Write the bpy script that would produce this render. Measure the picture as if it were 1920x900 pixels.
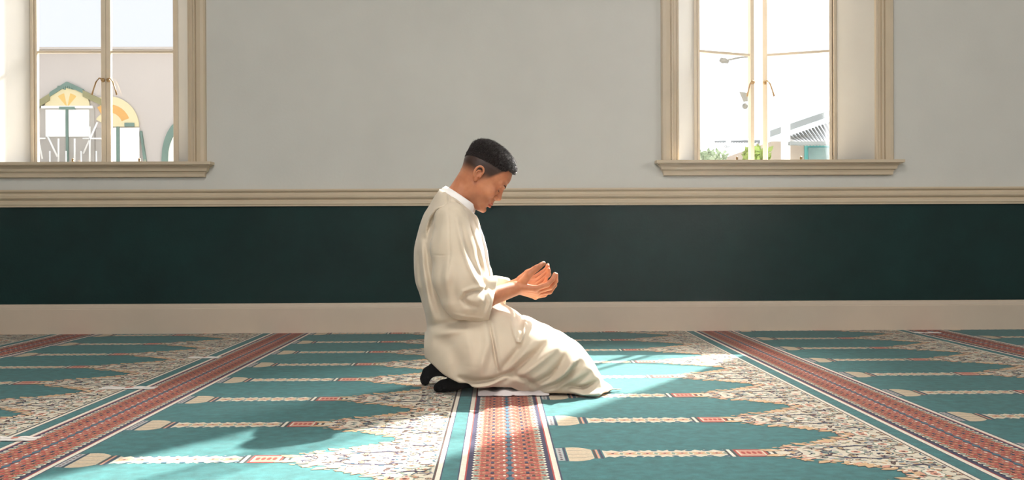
import bpy, math, random
import numpy as np
from mathutils import Vector, Matrix, Euler

# ------------------------------------------------------------------ clear
for o in list(bpy.data.objects):
    bpy.data.objects.remove(o, do_unlink=True)
scene = bpy.context.scene
COL = scene.collection
R = math.radians

# ------------------------------------------------------------------ camera
F_PX = 1926.0
CAM_H = 0.59
YAW, PITCH, ROLL = R(0.744), R(-0.208), R(0.23)
cam_data = bpy.data.cameras.new('camera')
cam_data.sensor_width = 36.0
cam_data.lens = 36.0 * F_PX / 1920.0
cam_data.clip_start = 0.05
cam_data.clip_end = 500
cam = bpy.data.objects.new('camera', cam_data)
COL.objects.link(cam)
cam.location = (0, 0, CAM_H)
CAM_ROT = (Matrix.Rotation(-YAW, 3, 'Z') @ Matrix.Rotation(R(90) + PITCH, 3, 'X') @ Matrix.Rotation(-ROLL, 3, 'Z'))
cam.rotation_euler = CAM_ROT.to_euler()
scene.camera = cam


def at(px, py, Y):
    """world point on the plane y = Y that shows at photograph pixel (px, py)"""
    d = CAM_ROT @ Vector(((px - 960) / F_PX, -(py - 450) / F_PX, -1.0))
    t = Y / d.y
    return Vector((d.x * t, Y, CAM_H + d.z * t))


# ------------------------------------------------------------------ view, world, sun, large lights
scene.view_settings.view_transform = 'Standard'
scene.view_settings.look = 'None'
scene.view_settings.exposure = 0.0
scene.view_settings.gamma = 1.0
scene.view_settings.use_curve_mapping = False
scene.cycles.use_denoising = True
scene.cycles.max_bounces = 8
scene.cycles.diffuse_bounces = 4
scene.cycles.transparent_max_bounces = 16
scene.cycles.sample_clamp_indirect = 6.0
scene.cycles.caustics_reflective = False
scene.cycles.caustics_refractive = False

SUN_DIR = Vector((-0.70, -1.19, -1.05)).normalized()     # the way the light travels
SUN_STRENGTH = 23.0
SKY = 1.15
GLOW = 5.0
FILL = 250.0
HAZE = 0.0036

world = bpy.data.worlds.new('sky')
scene.world = world
world.use_nodes = True
wn, wl = world.node_tree.nodes, world.node_tree.links
wn.clear()
w_out = wn.new('ShaderNodeOutputWorld')
w_bg = wn.new('ShaderNodeBackground')
w_tc = wn.new('ShaderNodeTexCoord')
w_dot = wn.new('ShaderNodeVectorMath'); w_dot.operation = 'DOT_PRODUCT'
w_dot.inputs[1].default_value = tuple(-SUN_DIR)
w_max = wn.new('ShaderNodeMath'); w_max.operation = 'MAXIMUM'; w_max.inputs[1].default_value = 0.0
w_pow = wn.new('ShaderNodeMath'); w_pow.operation = 'POWER'; w_pow.inputs[1].default_value = 14.0
w_mul = wn.new('ShaderNodeMath'); w_mul.operation = 'MULTIPLY_ADD'
w_mul.inputs[1].default_value = GLOW
w_mul.inputs[2].default_value = SKY
w_ramp = wn.new('ShaderNodeValToRGB')
w_ramp.color_ramp.elements[0].color = (0.90, 0.94, 1.0, 1)
w_ramp.color_ramp.elements[1].color = (1.0, 0.95, 0.86, 1)
wl.new(w_tc.outputs['Generated'], w_dot.inputs[0])
wl.new(w_dot.outputs['Value'], w_max.inputs[0])
wl.new(w_max.outputs[0], w_pow.inputs[0])
wl.new(w_pow.outputs[0], w_mul.inputs[0])
wl.new(w_pow.outputs[0], w_ramp.inputs['Fac'])
wl.new(w_ramp.outputs['Color'], w_bg.inputs['Color'])
wl.new(w_mul.outputs[0], w_bg.inputs['Strength'])
wl.new(w_bg.outputs[0], w_out.inputs['Surface'])

sun_d = bpy.data.lights.new('sun', 'SUN')
sun_d.energy = SUN_STRENGTH
sun_d.angle = R(0.9)
sun_d.color = (1.0, 0.96, 0.89)
sun = bpy.data.objects.new('sun', sun_d)
COL.objects.link(sun)
sun.rotation_euler = SUN_DIR.to_track_quat('-Z', 'Y').to_euler()
sun.location = (6, 16, 12)
# second, wide sun lamp added to spread soft light around the sharp beam
halo_d = bpy.data.lights.new('sun_soft_fill', 'SUN')
halo_d.energy = 21.0
halo_d.angle = R(34)
halo_d.color = (1.0, 0.97, 0.92)
halo = bpy.data.objects.new('sun_soft_fill', halo_d)
COL.objects.link(halo)
halo.rotation_euler = sun.rotation_euler
halo.location = (7, 16, 12)


def area_light(name, loc, target, w, h, power, colour):
    d = bpy.data.lights.new(name, 'AREA')
    d.shape = 'RECTANGLE'; d.size = w; d.size_y = h
    d.energy = power; d.color = colour
    o = bpy.data.objects.new(name, d); COL.objects.link(o)
    o.location = loc
    o.rotation_euler = (Vector(target) - Vector(loc)).to_track_quat('-Z', 'Y').to_euler()
    return o


# unseen fill lights added behind the camera and at the right; no windows there
area_light('fill_behind', (-1.3, -3.2, 2.9), (0.2, 6.0, 0.7), 2.8, 2.4, FILL * 0.66, (0.98, 0.98, 1.0))
area_light('fill_side', (6.3, 1.0, 2.4), (0.0, 3.8, 0.6), 2.4, 2.4, FILL * 0.40, (1.0, 0.97, 0.93))

area_light('fill_overhead', (-0.3, 1.4, 3.9), (-0.2, 2.2, 0.0), 1.6, 1.0, FILL * 0.40, (1.0, 0.97, 0.92))  # added overhead fill to brighten the near floor, no fitting there

# ------------------------------------------------------------------ helpers
def lin(c):
    return tuple(((v / 255) / 12.92 if v / 255 <= 0.04045 else ((v / 255 + 0.055) / 1.055) ** 2.4) for v in c)


def tag(o, label=None, cat=None, group=None, kind=None):
    if label: o['label'] = label
    if cat: o['category'] = cat
    if group: o['group'] = group
    if kind: o['kind'] = kind
    return o


def mat(name, rgb, rough=0.7, noise=0.0, scale=30.0, bump=0.0, bscale=200.0, spec=0.3, metal=0.0, sheen=0.0, stretch=None):
    """principled material; rgb in sRGB 0-255, mottled by noise (+-) and given fine relief"""
    m = bpy.data.materials.new(name)
    m.use_nodes = True
    nt = m.node_tree
    b = nt.nodes['Principled BSDF']
    c = lin(rgb)
    b.inputs['Base Color'].default_value = (*c, 1)
    b.inputs['Roughness'].default_value = rough
    b.inputs['Specular IOR Level'].default_value = spec
    b.inputs['Metallic'].default_value = metal
    if sheen: b.inputs['Sheen Weight'].default_value = sheen
    if noise or bump:
        tc = nt.nodes.new('ShaderNodeTexCoord')
        src = tc.outputs['Object']
        if stretch:
            mp = nt.nodes.new('ShaderNodeMapping'); mp.inputs['Scale'].default_value = stretch
            nt.links.new(src, mp.inputs['Vector']); src = mp.outputs['Vector']
    if noise:
        n = nt.nodes.new('ShaderNodeTexNoise'); n.inputs['Scale'].default_value = scale
        n.inputs['Detail'].default_value = 5; n.inputs['Roughness'].default_value = 0.65
        r = nt.nodes.new('ShaderNodeValToRGB')
        r.color_ramp.elements[0].position = 0.3; r.color_ramp.elements[1].position = 0.7
        r.color_ramp.elements[0].color = (*[max(0, v * (1 - noise)) for v in c], 1)
        r.color_ramp.elements[1].color = (*[min(1, v * (1 + noise)) for v in c], 1)
        nt.links.new(src, n.inputs['Vector'])
        nt.links.new(n.outputs['Fac'], r.inputs['Fac'])
        nt.links.new(r.outputs['Color'], b.inputs['Base Color'])
    if bump:
        n2 = nt.nodes.new('ShaderNodeTexNoise'); n2.inputs['Scale'].default_value = bscale
        n2.inputs['Detail'].default_value = 3
        bp = nt.nodes.new('ShaderNodeBump'); bp.inputs['Strength'].default_value = bump
        bp.inputs['Distance'].default_value = 0.004
        nt.links.new(src, n2.inputs['Vector'])
        nt.links.new(n2.outputs['Fac'], bp.inputs['Height'])
        nt.links.new(bp.outputs['Normal'], b.inputs['Normal'])
    return m


def glass_mat(name, tint=(1, 1, 1), refl=0.05):
    m = bpy.data.materials.new(name); m.use_nodes = True
    nt = m.node_tree; nt.nodes.clear()
    out = nt.nodes.new('ShaderNodeOutputMaterial')
    tr = nt.nodes.new('ShaderNodeBsdfTransparent'); tr.inputs['Color'].default_value = (*tint, 1)
    gl = nt.nodes.new('ShaderNodeBsdfGlossy'); gl.inputs['Roughness'].default_value = 0.03
    mx = nt.nodes.new('ShaderNodeMixShader'); mx.inputs['Fac'].default_value = refl
    nt.links.new(tr.outputs[0], mx.inputs[1]); nt.links.new(gl.outputs[0], mx.inputs[2])
    nt.links.new(mx.outputs[0], out.inputs['Surface'])
    return m


class MB:
    """collects shapes and links them as ONE mesh object"""
    def __init__(self):
        self.v, self.f, self.m, self.sm = [], [], [], []

    def poly(self, pts, mi=0):
        i = len(self.v); self.v += [tuple(p) for p in pts]
        self.f.append(tuple(range(i, i + len(pts)))); self.m.append(mi); self.sm.append(False)

    def faces(self, vs, fs, mi=0, smooth=False):
        i = len(self.v); self.v += [tuple(p) for p in vs]
        for f in fs:
            self.f.append(tuple(a + i for a in f)); self.m.append(mi); self.sm.append(smooth)

    def box(self, a, b, mi=0):
        x0, y0, z0 = a; x1, y1, z1 = b
        v = [(x0, y0, z0), (x1, y0, z0), (x1, y1, z0), (x0, y1, z0), (x0, y0, z1), (x1, y0, z1), (x1, y1, z1), (x0, y1, z1)]
        self.faces(v, [(0, 3, 2, 1), (4, 5, 6, 7), (0, 1, 5, 4), (1, 2, 6, 5), (2, 3, 7, 6), (3, 0, 4, 7)], mi)

    def hexa(self, v, mi=0):
        self.faces(v, [(0, 3, 2, 1), (4, 5, 6, 7), (0, 1, 5, 4), (1, 2, 6, 5), (2, 3, 7, 6), (3, 0, 4, 7)], mi)

    def loft(self, rings, mi=0, smooth=False, cap=True):
        n = len(rings[0]); vs = [p for r in rings for p in r]; fs = []
        for i in range(len(rings) - 1):
            for j in range(n):
                k = (j + 1) % n
                fs.append((i * n + j, i * n + k, (i + 1) * n + k, (i + 1) * n + j))
        if cap:
            fs.append(tuple(reversed(range(n)))); fs.append(tuple((len(rings) - 1) * n + j for j in range(n)))
        self.faces(vs, fs, mi, smooth)

    def tube(self, path, radii, n=10, mi=0, cap=True, flat=None):
        P = [Vector(p) for p in path]
        if not hasattr(radii, '__len__'): radii = [radii] * len(P)
        rings = []
        for i, p in enumerate(P):
            t = (P[min(i + 1, len(P) - 1)] - P[max(i - 1, 0)]).normalized()
            up = Vector((0, 0, 1)) if abs(t.z) < 0.9 else Vector((0, 1, 0))
            a = t.cross(up).normalized(); b = a.cross(t).normalized()
            rings.append([p + a * math.cos(2 * math.pi * j / n) * radii[i] + b * math.sin(2 * math.pi * j / n) * radii[i] * (flat or 1) for j in range(n)])
        self.loft(rings, mi, True, cap)

    def sphere(self, c, r, n=12, mi=0):
        c = Vector(c); r = Vector((r, r, r)) if not hasattr(r, '__len__') else Vector(r)
        rings = []
        for i in range(n // 2 + 1):
            th = math.pi * max(0.02, min(i / (n // 2), 0.98)) if 0 < i < n // 2 else math.pi * (0.01 if i == 0 else 0.99)
            rings.append([c + Vector((r.x * math.sin(th) * math.cos(2 * math.pi * j / n), r.y * math.sin(th) * math.sin(2 * math.pi * j / n), -r.z * math.cos(th))) for j in range(n)])
        self.loft(rings, mi, True)

    def extrude(self, prof, p0, p1, to3d, mi=0):
        """closed profile [(a,b)..] swept straight from p0 to p1; to3d(a,b,p) places it"""
        self.loft([[to3d(a, b, p0) for a, b in prof], [to3d(a, b, p1) for a, b in prof]], mi)

    def build(self, name, mats, parent=None, bevel=0.0):
        me = bpy.data.meshes.new(name)
        me.from_pydata(self.v, [], self.f)
        if not isinstance(mats, (list, tuple)): mats = [mats]
        for m in mats: me.materials.append(m)
        me.polygons.foreach_set('material_index', self.m)
        me.polygons.foreach_set('use_smooth', self.sm)
        me.update()
        o = bpy.data.objects.new(name, me); COL.objects.link(o)
        if parent is not None: o.parent = parent
        if bevel:
            b = o.modifiers.new('bevel', 'BEVEL'); b.width = bevel; b.segments = 2; b.limit_method = 'ANGLE'
        return o


def empty(name, loc=(0, 0, 0)):
    o = bpy.data.objects.new(name, None); COL.objects.link(o); o.location = loc
    o.empty_display_size = 0.1
    return o


# ------------------------------------------------------------------ materials of the room
M_WALL = mat('wall_white', (205, 205, 199), 0.85, 0.035, 2.2, 0.12, 60)
M_GREEN = mat('wall_green', (2, 40, 38), 0.75, 0.25, 3.0, 0.25, 90)
M_TRIM = mat('trim_cream', (203, 187, 162), 0.45, 0.05, 4.0, 0.08, 30)
M_BASE = mat('baseboard_cream', (200, 184, 166), 0.5, 0.05, 3.0, 0.08, 30)
M_REVEAL = mat('reveal_white', (206, 203, 196), 0.7, 0.03, 3.0, 0.1, 40)
M_FRAME = mat('window_paint', (220, 206, 184), 0.4, 0.05, 10.0)
M_BRASS = mat('brass', (176, 146, 104), 0.4, 0.1, 60, metal=0.45)
M_PANE = glass_mat('pane_glass')
M_CEIL = mat('ceiling_white', (225, 222, 215), 0.9, 0.02, 2.0)
M_FLOOR = mat('floor_boards', (120, 95, 70), 0.6, 0.2, 6.0)

# ------------------------------------------------------------------ the room
WY = 6.35           # inner face of the window wall
WT = 0.36           # its thickness
FY = WY + 0.29      # plane of the window frames
ZT = 3.95           # head of the windows
CZ = 4.5            # ceiling
XL, XR, YB = -7.0, 7.0, -4.4


def X_at(px, Y): return at(px, 303, Y).x


SILL_Z = 1.052
win = []
for (i0, i1, f0, f1) in ((-13, 355, 61, 338), (1272, 1640, 1300, 1567)):
    win.append((X_at(i0, WY), X_at(i1, WY), X_at(f0, FY), X_at(f1, FY)))
DADO_T = at(950, 368, WY).z

mb = MB()
xs = [XL, win[0][0], win[0][1], win[1][0], win[1][1], XR]
for i in range(5):
    x0, x1 = xs[i], xs[i + 1]
    hole = i in (1, 3)
    mb.box((x0, WY, -0.05), (x1, WY + WT, DADO_T), 1)
    if hole:
        mb.box((x0, WY, DADO_T), (x1, WY + WT, SILL_Z), 0)
        mb.box((x0, WY, ZT), (x1, WY + WT, CZ), 0)
    else:
        mb.box((x0, WY, DADO_T), (x1, WY + WT, CZ), 0)
wb = tag(mb.build('wall_back', [M_WALL, M_GREEN]), kind='structure')
for nm, a, b in (('wall_left', (XL - 0.3, YB, -0.05), (XL, WY + WT, CZ)), ('wall_right', (XR, YB, -0.05), (XR + 0.3, WY + WT, CZ)),
                 ('wall_front', (XL - 0.3, YB - 0.3, -0.05), (XR + 0.3, YB, CZ))):
    m = MB(); m.box(a, b); tag(m.build(nm, M_WALL), kind='structure')
m = MB(); m.box((XL - 0.3, YB - 0.3, CZ), (XR + 0.3, WY + WT, CZ + 0.2)); tag(m.build('ceiling', M_CEIL), kind='structure')
m = MB(); m.box((XL - 0.3, YB - 0.3, -0.25), (XR + 0.3, WY + WT, -0.012)); tag(m.build('floor', M_FLOOR), kind='structure')

# dado rail: a moulding run along the wall (depth a towards the room, height b)
zr1, zr0 = at(935, 353.5, WY).z, at(935, 385.5, WY).z
H = zr1 - zr0
prof = [(0, zr0), (0.016, zr0), (0.018, zr0 + .10 * H), (0.022, zr0 + .14 * H), (0.022, zr0 + .30 * H), (0.017, zr0 + .33 * H), (0.017, zr0 + .38 * H),
        (0.030, zr0 + .46 * H), (0.036, zr0 + .54 * H), (0.036, zr0 + .60 * H), (0.028, zr0 + .64 * H), (0.028, zr0 + .80 * H),
        (0.040, zr0 + .86 * H), (0.044, zr0 + .93 * H), (0.040, zr1), (0, zr1)]
m = MB(); m.extrude(prof, XL, XR, lambda a, b, p: (p, WY - a, b)); tag(m.build('trim_1', M_TRIM), kind='structure')
zb = at(935, 566.5, WY).z
prof = [(0, -0.012), (0.022, -0.012), (0.022, zb - 0.032), (0.019, zb - 0.028), (0.019, zb - 0.024), (0.016, zb - 0.010), (0.011, zb - 0.003), (0.006, zb), (0, zb)]
m = MB(); m.extrude(prof, XL, XR, lambda a, b, p: (p, WY - a, b)); tag(m.build('baseboard_back', M_BASE), kind='structure')

# ------------------------------------------------------------------ windows
def casement(parent, x0, x1, z0, z1, hinge_left, angle, bars, latch_z):
    """one glazed leaf built flat in its frame, then swung outward about its hinge"""
    t = 0.034
    hx = x0 if hinge_left else x1
    ca, sa = math.cos(angle), math.sin(angle)

    def tr(p):
        dx = p[0] - hx; dy = p[1] - FY
        s = 1 if hinge_left else -1
        return (hx + dx * ca - s * dy * sa, FY + s * dx * sa + dy * ca, p[2])

    def bx(m, a, b, mi=0):
        x0_, y0_, z0_ = a; x1_, y1_, z1_ = b
        v = [(x0_, y0_, z0_), (x1_, y0_, z0_), (x1_, y1_, z0_), (x0_, y1_, z0_), (x0_, y0_, z1_), (x1_, y0_, z1_), (x1_, y1_, z1_), (x0_, y1_, z1_)]
        m.hexa([tr(p) for p in v], mi)
    free = x1 if hinge_left else x0
    d0, d1 = FY - 0.016, FY + 0.016
    m = MB()
    wh, wf = 0.018, 0.030                           # hinge stile, meeting stile
    xa = x0 + (wh if hinge_left else wf); xb = x1 - (wf if hinge_left else wh)
    bx(m, (x0, d0, z0), (xa, d1, z1)); bx(m, (xb, d0, z0), (x1, d1, z1))
    bx(m, (xa, d0, z0), (xb, d1, z0 + 0.012)); bx(m, (xa, d0, z1 - t), (xb, d1, z1))
    c = m.build('casement', M_FRAME, parent, 0.003)
    mg = MB()
    for z in bars: bx(mg, (xa, FY - 0.009, z - 0.007), (xb, FY + 0.009, z + 0.007))
    mg.build('glazing_bar', M_FRAME, c)
    mp = MB(); bx(mp, (xa, FY - 0.002, z0 + 0.012), (xb, FY + 0.002, z1 - t)); mp.build('pane', M_PANE, c)
    # latch: rose plate and a drooping lever
    s = -1 if hinge_left else 1
    cx = free + s * 0.016
    mh = MB()
    mh.tube([tr((cx, d0 + 0.001, latch_z)), tr((cx, d0 - 0.016, latch_z))], [0.014, 0.010], 12)
    mh.tube([tr((cx, d0 - 0.012, latch_z + 0.004)), tr((cx + s * 0.018, d0 - 0.020, latch_z + 0.010)), tr((cx + s * 0.036, d0 - 0.024, latch_z - 0.015)),
             tr((cx + s * 0.052, d0 - 0.026, latch_z - 0.062)), tr((cx + s * 0.062, d0 - 0.026, latch_z - 0.098))], [0.005, 0.0055, 0.005, 0.0045, 0.006], 8)
    mh.build('handle', M_BRASS, c)
    return c


BAR0 = 1.785
for wi, (xi0, xi1, xf0, xf1) in enumerate(win):
    w = tag(empty('window_%d' % (wi + 1), ((xi0 + xi1) / 2, WY, SILL_Z)), kind='structure')
    O = Vector(w.location)

    def place(m, name, mats, parent, bevel=0.0):
        o = m.build(name, mats, parent, bevel); o.location = -O; return o
    # splayed reveals, head and stool
    m = MB()
    for xa, xb in ((xi0, xf0), (xi1, xf1)):
        m.hexa([(xa, WY + 0.001, SILL_Z), (xa, WY + WT, SILL_Z), (xb, WY + WT, SILL_Z), (xb, FY - 0.03, SILL_Z),
                (xa, WY + 0.001, ZT), (xa, WY + WT, ZT), (xb, WY + WT, ZT), (xb, FY - 0.03, ZT)])
    place(m, 'reveal', M_REVEAL, w)
    m = MB()
    fw = 0.020
    for xa, xb in ((xf0, xf0 + fw), (xf1 - fw, xf1)): m.box((xa, FY - 0.03, SILL_Z), (xb, FY + 0.03, ZT))
    m.box((xf0 + fw, FY - 0.03, SILL_Z), (xf1 - fw, FY + 0.03, SILL_Z + 0.008)); m.box((xf0 + fw, FY - 0.03, ZT - 0.05), (xf1 - fw, FY + 0.03, ZT))
    place(m, 'frame', M_FRAME, w, 0.003)
    # architrave: moulded boards on both sides and over the head
    prof = [(0, 0), (0, 0.026), (0.010, 0.030), (0.016, 0.022), (0.030, 0.022), (0.036, 0.034), (0.046, 0.036), (0.050, 0.028), (0.056, 0.040), (0.082, 0.044), (0.100, 0.040), (0.108, 0.030), (0.108, 0)]
    for side, xa in ((-1, xi0), (1, xi1)):
        m = MB(); m.extrude(prof, SILL_Z, ZT + 0.108, lambda a, b, p: (xa + side * a, WY - b, p)); place(m, 'architrave', M_TRIM, w)
    m = MB(); m.extrude(prof, xi0, xi1, lambda a, b, p: (p, WY - b, ZT + a)); place(m, 'architrave', M_TRIM, w)
    # sill: nosed shelf with a moulded apron that steps in at both ends
    m = MB()
    e0, e1 = xi0 - 0.152, xi1 + 0.158
    z1 = SILL_Z
    for (h0, h1, d, ins0, ins1) in ((-0.018, 0.0, 0.092, 0.004, 0.0), (-0.024, -0.018, 0.080, 0.014, 0.012), (-0.030, -0.024, 0.066, 0.024, 0.022)):
        m.box((e0 + ins0, WY - d, z1 + h0), (e1 - ins0, WY, z1 + h1))
    st = [(-0.030, 0.030, 0.060), (-0.040, 0.036, 0.054), (-0.056, 0.040, 0.050), (-0.060, 0.048, 0.040), (-0.072, 0.054, 0.034), (-0.090, 0.056, 0.032)]
    m.loft([[(e0 + i, WY - d, z1 + h), (e1 - i, WY - d, z1 + h), (e1 - i, WY, z1 + h), (e0 + i, WY, z1 + h)] for h, i, d in st])
    m.box((xi0, WY, z1 - 0.004), (xi1, WY + WT, z1))
    place(m, 'sill', M_TRIM, w)
    xm = (xf0 + xf1) / 2 if wi == 1 else X_at(201, FY)
    bars = [BAR0, BAR0 + 0.72, BAR0 + 1.44]
    ang = R(22) if wi == 1 else 0.0
    for hl, xa, xb in ((True, xf0 + fw, xm), (False, xm, xf1 - fw)):
        c = casement(w, xa + 0.001, xb - 0.0008, SILL_Z + 0.010, ZT - 0.05, hl, ang, bars, SILL_Z + 0.55)
        c.location = -O
        # brass stay lying along the stool below the leaf
        m = MB()
        cx = (xa + xb) / 2 + (0.03 if hl else 0.0)
        y = FY - 0.052
        m.tube([(cx - 0.10, y, SILL_Z + 0.012), (cx, y, SILL_Z + 0.014), (cx + 0.11, y, SILL_Z + 0.010)], [0.0045, 0.004, 0.006], 8)
        m.tube([(cx, y, SILL_Z), (cx, y, SILL_Z + 0.022), (cx, y, SILL_Z + 0.034)], [0.010, 0.005, 0.009], 10)
        m.sphere((cx, y, SILL_Z + 0.038), 0.008)
        m.tube([(cx + 0.085, y, SILL_Z), (cx + 0.085, y, SILL_Z + 0.018)], [0.009, 0.006], 8)
        place(m, 'stay', M_BRASS, w)

# ------------------------------------------------------------------ outside
GZ = -0.45
M_GROUND = mat('paving_pale', (128, 124, 116), 0.9, 0.1, 0.6)
M_OWALL = mat('render_pale', (198, 191, 188), 0.9, 0.03, 0.8)
M_OTEAL = mat('paint_sage', (116, 140, 132), 0.6, 0.1, 4)
M_OYEL = mat('glass_yellow', (226, 190, 116), 0.3)
M_OOLIVE = mat('paint_olive', (150, 146, 112), 0.6, 0.1, 4)
M_OPEACH = mat('glass_peach', (222, 172, 104), 0.3)
M_OCREAM = mat('glass_cream', (226, 214, 176), 0.3)
M_OWHITE = mat('panel_white', (245, 246, 246), 0.4)
M_OGREY = mat('render_grey', (182, 177, 172), 0.8, 0.06, 3)
M_OROOF = mat('roof_sheet', (190, 193, 196), 0.6, 0.05, 3)
M_OFASC = mat('fascia_grey', (126, 132, 136), 0.6)
M_OBEIGE = mat('house_beige', (184, 172, 162), 0.9, 0.08, 3)
M_OAQUA = mat('house_aqua', (92, 176, 178), 0.8, 0.12, 6)
M_LEAF = mat('leaf_green', (120, 138, 72), 0.6, 0.3, 8)
M_LEAF2 = mat('leaf_grey', (146, 160, 138), 0.6, 0.3, 8)
M_POLE = mat('pole_grey', (120, 118, 114), 0.5)

m = MB(); m.box((-60, WY + WT, GZ - 0.2), (60, 120, GZ)); tag(m.build('ground_outside', M_GROUND), kind='structure')

# building with arched windows, seen through the window on the left
BY = 20.0


def fb(px, py, d=0.0):
    p = at(px, py, BY); return (p.x, BY - d, p.z)


bld = tag(empty('building', (at(128, 303, BY).x, BY, GZ)), 'pale rendered building with sage and yellow arched windows outside the left window', 'building')
O2 = Vector(bld.location)


def bpart(m, name, mats, parent=bld):
    o = m.build(name, mats, parent)
    if parent is bld: o.location = -O2
    return o


m = MB(); m.box((at(-120, 95, BY).x, BY, GZ), (at(560, 95, BY).x, BY + 6, at(128, 94, BY).z)); bpart(m, 'wall', M_OWALL)
m = MB(); m.box((at(-124, 95, BY).x, BY - 0.12, at(128, 94, BY).z), (at(564, 95, BY).x, BY + 6.1, at(128, 90, BY).z)); bpart(m, 'parapet', M_OWALL)
S2 = BY / F_PX     # metres per photo pixel there


def ring_px(cx, cy, ro, ri, a0, a1, d0, d1, m, mi=0, n=14, sy=1.0):
    """arch band: angles in degrees, 0 = right, 90 = up"""
    pts = []
    for k in range(n + 1):
        a = R(a0 + (a1 - a0) * k / n)
        pts.append((math.cos(a), -math.sin(a) * sy))
    for k in range(n):
        q = []
        for d in (d1, d0):
            for (c, s), r in ((pts[k], ri), (pts[k], ro), (pts[k + 1], ro), (pts[k + 1], ri)):
                q.append(fb(cx + c * r, cy + s * r, d))
        m.hexa(q, mi)


def pbox(m, x0, y0, x1, y1, d0, d1, mi=0):
    a = fb(x0, y1); b = fb(x1, y0)
    m.box((a[0], BY - d1, a[2]), (b[0], BY - d0, b[2]), mi)


def fan(m, cx, cy, bands, a0=0, a1=180):
    for ro, ri, b0, b1, mi in bands: ring_px(cx, cy, ro, ri, b0, b1, 0.02, 0.05, m, mi, max(3, int((b1 - b0) / 10)))


# the pointed-hood window
aw = MB(); pbox(aw, 78, 202, 178, 330, 0.0, 0.03); head = bpart(aw, 'arched_window', M_OGREY)
m = MB()
for (x0, y0, x1, y1, t, mi) in ((58, 200, 96, 176, 13, 1), (96, 174, 128, 154, 8, 0), (128, 154, 158, 168, 8, 0), (158, 170, 204, 192, 12, 1)):
    m.hexa([fb(x0, y0 + t, 0.0), fb(x1, y1 + t, 0.0), fb(x1, y1 + t, 0.08), fb(x0, y0 + t, 0.08), fb(x0, y0, 0.0), fb(x1, y1, 0.0), fb(x1, y1, 0.08), fb(x0, y0, 0.08)], mi)
for k in range(9): pbox(m, 111 + k * 4, 162, 113.6 + k * 4, 166 + (k * 5) % 4, 0.05, 0.085)
m.build('arch_surround', [M_OTEAL, M_OOLIVE], head)
m = MB(); fan(m, 128, 202, ((42, 27, 0, 60, 1), (42, 27, 60, 120, 1), (42, 27, 120, 180, 1), (27, 2, 0, 50, 1), (27, 2, 50, 78, 0), (27, 2, 78, 102, 1), (27, 2, 102, 130, 0), (27, 2, 130, 180, 1)))
m.build('fanlight', [M_OYEL, M_OCREAM], head)
m = MB(); pbox(m, 80, 199, 176, 204, 0.03, 0.07, 1); pbox(m, 114, 201, 143, 206, 0.03, 0.08); pbox(m, 126.5, 204, 130, 330, 0.03, 0.07); m.build('mullion', [M_OTEAL, M_OWHITE], head)
for x0, x1 in ((88, 125), (131, 169)):
    m = MB(); pbox(m, x0, 206, x1, 257, 0.03, 0.06); m.build('panel', M_OWHITE, head)
# the round-headed window half hidden by the meeting stiles
aw = MB(); pbox(aw, 181, 240, 262, 330, 0.0, 0.03); head = bpart(aw, 'arched_window', M_OGREY)
m = MB(); fan(m, 205, 238, ((57, 42, 0, 112, 1), (42, 27, 22, 120, 0), (42, 27, 0, 22, 1), (27, 2, 0, 150, 1)))
m.build('fanlight', [M_OPEACH, M_OCREAM], head)
m = MB(); pbox(m, 236, 231, 254, 238, 0.03, 0.08); pbox(m, 221, 238, 226, 330, 0.03, 0.07)
m.hexa([fb(274, 330, 0.0), fb(280, 330, 0.0), fb(280, 330, 0.06), fb(274, 330, 0.06), fb(264, 246, 0.0), fb(267, 246, 0.0), fb(267, 246, 0.06), fb(264, 246, 0.06)])
m.build('mullion', M_OTEAL, head)
for x0, x1 in ((200, 220), (227, 263)):
    m = MB(); pbox(m, x0, 240, x1, 310, 0.03, 0.06); m.build('panel', M_OWHITE, head)
# the far arch ringed in sage
aw = MB(); ring_px(352, 296, 38, 1, 0, 180, 0.0, 0.03, aw, sy=1.55); pbox(aw, 314, 296, 390, 330, 0.0, 0.03); head = bpart(aw, 'arched_window', M_OWHITE)
m = MB(); ring_px(352, 296, 47, 36, 0, 180, 0.0, 0.07, m, sy=1.6); pbox(m, 305, 296, 316, 330, 0.0, 0.07); m.build('arch_surround', M_OTEAL, head)
# white lattice screens leaning beside the first arch
m = MB()
for x0, y0, x1, y1 in ((78, 240, 90, 300), (100, 258, 118, 296), (178, 240, 178, 310), (192, 232, 166, 290), (72, 262, 96, 262), (165, 262, 200, 262), (120, 262, 120, 310), (150, 262, 150, 310)):
    m.tube([fb(x0, y0, 0.25), fb(x1, y1, 0.25)], 0.018, 6)
m.tube([fb(70, 318, 0.25), fb(200, 318, 0.25)], 0.02, 6)
for x in (76, 104, 134, 162, 190): m.tube([fb(x, 285, 0.25), (fb(x, 0)[0], BY - 0.25, GZ)], 0.016, 6)
tag(m.build('lattice_screen', M_OWHITE), 'white railing screen standing before the building with arched windows', 'screen')

# house with a corrugated verandah roof, seen through the window on the right
HY = 14.0


def hp(px, py, d=0.0):
    p = at(px, py, HY - d); return Vector(p)


def slab(m, quad, t, mi=0):
    """a roof sheet or board through four points with thickness t downwards"""
    m.hexa([Vector(p) - Vector((0, 0, t)) for p in quad] + list(quad), mi)


hs = tag(empty('house', (hp(1505, 303).x, HY, GZ)), 'beige and aqua house with a corrugated verandah roof outside the right window', 'house')
O3 = Vector(hs.location)


def hpart(m, name, mats):
    o = m.build(name, mats, hs); o.location = -O3; return o


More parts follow.
